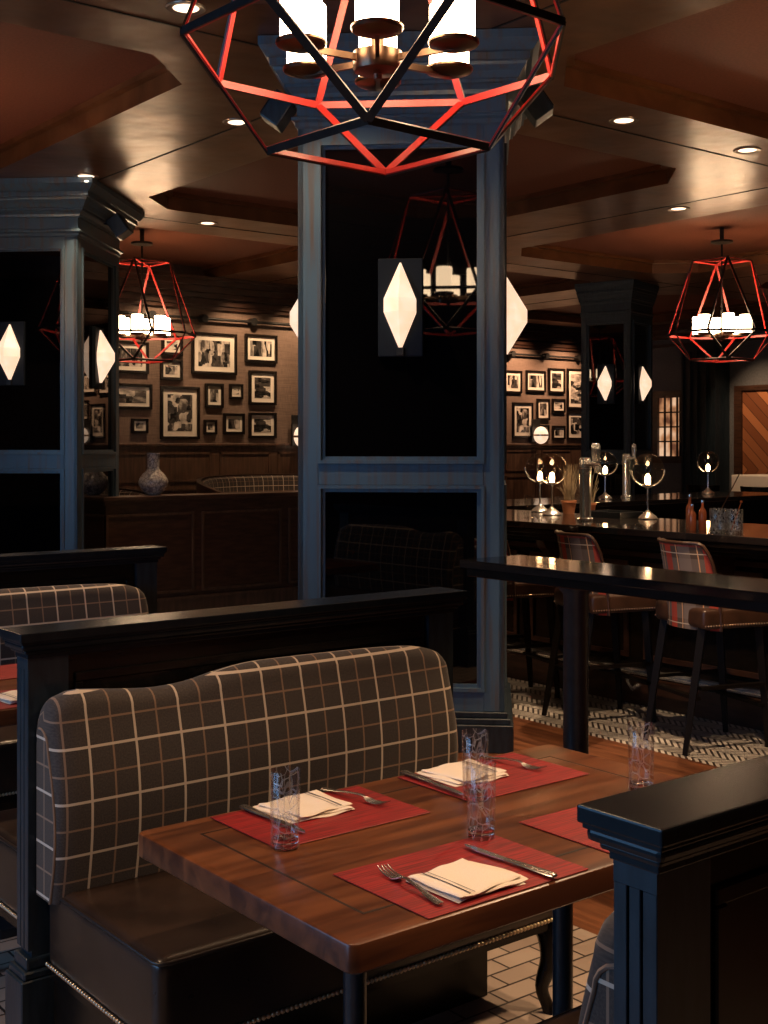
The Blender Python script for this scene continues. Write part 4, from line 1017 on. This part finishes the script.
def round_booth(cx, cy, rad, a0, a1, label, zt=1.20):
    t = thing('curved_banquette', label, 'bench', (cx, cy, 0)); n = 40
    P, UV = [], []
    for i in range(n+1):
        f = i/n; a = a0+(a1-a0)*f; c, s = math.cos(a), math.sin(a); zz = zt-.16*(abs(2*f-1)**3)
        sec = [(rad,.44),(rad-.01,.7),(rad+.03,zz-.06),(rad+.05,zz-.01),(rad+.08,zz+.005),(rad+.11,zz-.01)]
        P.append([(r*c, r*s, z) for r, z in sec]); UV.append([(rad*a, z+(r-rad)) for r, z in sec])
    b = MB(); b.grid(P, UV); b.build('backrest', M['plaid'], t, 60)
    Q = []
    for i in range(n+1):
        f = i/n; a = a0+(a1-a0)*f; c, s = math.cos(a), math.sin(a); zz = zt-.16*(abs(2*f-1)**3)
        Q.append([(r*c, r*s, z) for r, z in ((rad+.105,0),(rad+.105,zz+.0),(rad+.10,zz+.02),(rad+.15,zz+.02),(rad+.15,0),(rad+.105,0))])
    b = MB(); b.grid(Q); b.build('wood_surround', M['brownwood'], t, 30)
    Q = []
    for i in range(n+1):
        a = a0+(a1-a0)*i/n; c, s = math.cos(a), math.sin(a); Q.append([(r*c, r*s, z) for r, z in ((rad-.5,.0),(rad-.5,.4),(rad-.46,.45),(rad-.02,.46),(rad,.44),(rad,0),(rad-.5,0))])
    b = MB(); b.grid(Q); b.build('seat', M['leather'], t, 40)
round_booth(7.92, 11.28, 1.15, R(-20), R(190), 'curved plaid banquette under the left picture wall, right of the vase', 1.18)
round_booth(4.95, 11.6, 1.15, R(-10), R(200), 'curved plaid banquette behind the vase', 1.10)

# ------------------------------------------------------------------ far right: pilasters, glazed cabinet, chevron door, chairs
def ubox(b, y0, y1, z0, z1, d0, d1): b.box(U1-d1, U1-d0, y0, y1, z0, z1)
t = thing('dark_pilaster', 'dark blue black pilaster against the grey wall behind the far globe lamp', 'pilaster', (U1, 12.72, 0))
b = MB(); b.box(-.35, -.004, -.34, .34, 0, 3.22); b.build('shaft', M['blackpaint'], t)
b = MB()
for y in (-.34, -.16, .02, .16, .31): b.box(-.38, -.352, y, y+.03, .1, 3.1)
b.build('raised_moulding', M['blackpaint'], t)
b = MB(); b.box(-.42, -.004, -.38, .38, 0, .14); b.build('base_plinth', M['blackpaint'], t)
# glazed cabinet / window with small panes
yw0, yw1 = 13.16, 13.82
b = MB(); ubox(b, yw0-.1, yw0, 1.24, 2.48, 0, .06); ubox(b, yw1, yw1+.12, 1.24, 2.48, 0, .06); ubox(b, yw0, yw1, 2.36, 2.48, 0, .06); ubox(b, yw0, yw1, 1.24, 1.36, 0, .06)
for k in range(1, 5):
    y = yw0+(yw1-yw0)*k/5; ubox(b, y-.012, y+.012, 1.36, 2.36, .01, .045)
for k in range(1, 4):
    z = 1.36+1.0*k/4; ubox(b, yw0, yw1, z-.012, z+.012, .01, .045)
win = struct(b.build('window_1', M['brownwood']))
b = MB(); ubox(b, yw0, yw0+.24, 1.36, 2.36, .002, .01); b.build('pane', M['darkpane'], win)
b = MB(); ubox(b, yw0+.24, yw1, 1.36, 2.36, .002, .01); b.build('pane', M['litpane'], win)
b = MB(); ubox(b, 10.9, 12.1, 0, 2.43, .0, .04); d = struct(b.build('door_1', M['chevron']))
b = MB(); ubox(b, 12.1, 12.24, 0, 2.51, 0, .08); ubox(b, 10.78, 10.9, 0, 2.51, 0, .08); ubox(b, 10.9, 12.1, 2.43, 2.51, 0, .08); b.build('door_frame', M['brownwood'], d)
t = thing('white_clothed_table', 'high table under a bright white cloth before the chevron door', 'table', (15.3, 10.85, 0))
b = MB(); b.box(-.3, .4, -.9, .05, .72, 1.12, .02, 2); b.build('white_cloth', M['linen'], t); b = MB(); b.cyl((0,-.6,0), (0,-.6,.7), .05); b.cyl((0,-.1,0), (0,-.1,.72), .05); b.build('leg', M['metal_black'], t, 40)
def make_tub():
    t = thing('tub_chair', 'x', 'chair'); zs = .62
    b = MB(); b.lathe([(0,zs-.06),(.22,zs-.06),(.24,zs-.03),(.23,zs+.01),(0,zs+.02)], 24); b.build('seat', M['stoolleather'], t, 50)
    P = []
    for i in range(21):
        a = R(120+120*i/20); P.append([(r*math.cos(a), r*math.sin(a), z) for r, z in ((.22,zs+.12),(.25,zs+.40),(.28,zs+.40),(.25,zs+.12),(.22,zs+.12))])
    b = MB(); b.grid(P); b.poly(P[0][:4]); b.poly(P[-1][:4]); b.build('backrest', M['black'], t, 40)
    for a in (125, 180, 235): l = MB(); l.bar((.21*math.cos(R(a)), .21*math.sin(R(a)), zs), (.235*math.cos(R(a)), .235*math.sin(R(a)), zs+.14), .03, .02); l.build('back_post', M['black'], t)
    for a in (45, 135, 225, 315): l = MB(); l.tube([(.16*math.cos(R(a)), .16*math.sin(R(a)), zs-.05), (.24*math.cos(R(a)), .24*math.sin(R(a)), 0)], [.022,.015], 6); l.build('leg', M['black'], t)
    return t
tc = make_tub(); tc.location = (13.6, 10.25, 0); tc.rotation_euler = (0,0,R(10)); tc['label'] = 'low backed black chair at the left corner of the white clothed table'
dup(tc, (13.6, 9.4, 0), R(-10), 'low backed black chair at the right side of the white clothed table')
dup(tc, (13.2, 11.35, 0), R(20), 'low backed black chair right behind the far globe lamp')

# ------------------------------------------------------------------ groups of repeats
GR = {'diamond_sconce': 'diamond sconces on the panelled columns', 'wall_speaker': 'speakers under the column crowns', 'geometric_chandelier': 'geometric candle chandeliers', 'recessed_downlight': 'downlights in the ceiling beams',
 'booth_partition': 'black booth partitions', 'booth_bench': 'plaid and leather booth benches', 'dining_table': 'walnut booth tables', 'placemat': 'red placemats on the booth tables', 'folded_napkin': 'white napkins on the booth tables',
 'fork': 'forks on the booth tables', 'table_knife': 'knives on the near booth table', 'tumbler': 'engraved tumblers on the near table', 'bar_stool': 'tartan backed stools along the bar', 'globe_lamp': 'globe lamps on the bar', 'beer_tower': 'beer towers on the bar',
 'mixing_glass': 'crystal mixing glasses on the bar', 'liqueur_bottle': 'small bottles beside the mixing glasses', 'herb_pot': 'herb pots on the bar', 'stemmed_glass': 'stemmed glasses on the bar', 'picture_light_pipe': 'pipes along the picture walls', 'wall_globe_lamp': 'globe lamps on the picture walls',
 'curved_banquette': 'curved banquettes under the left picture wall', 'tub_chair': 'black chairs by the white table', 'panelled_column': 'panelled columns'}
for o in list(COL.objects):
    if o.parent is None and 'label' in o:
        k = o.name.split('.')[0]
        if k == 'framed_photo': o['group'] = 'framed photos on the left picture wall' if o.location.y < 14 else 'framed photos on the right picture wall'
        elif k in GR: o['group'] = GR[k]
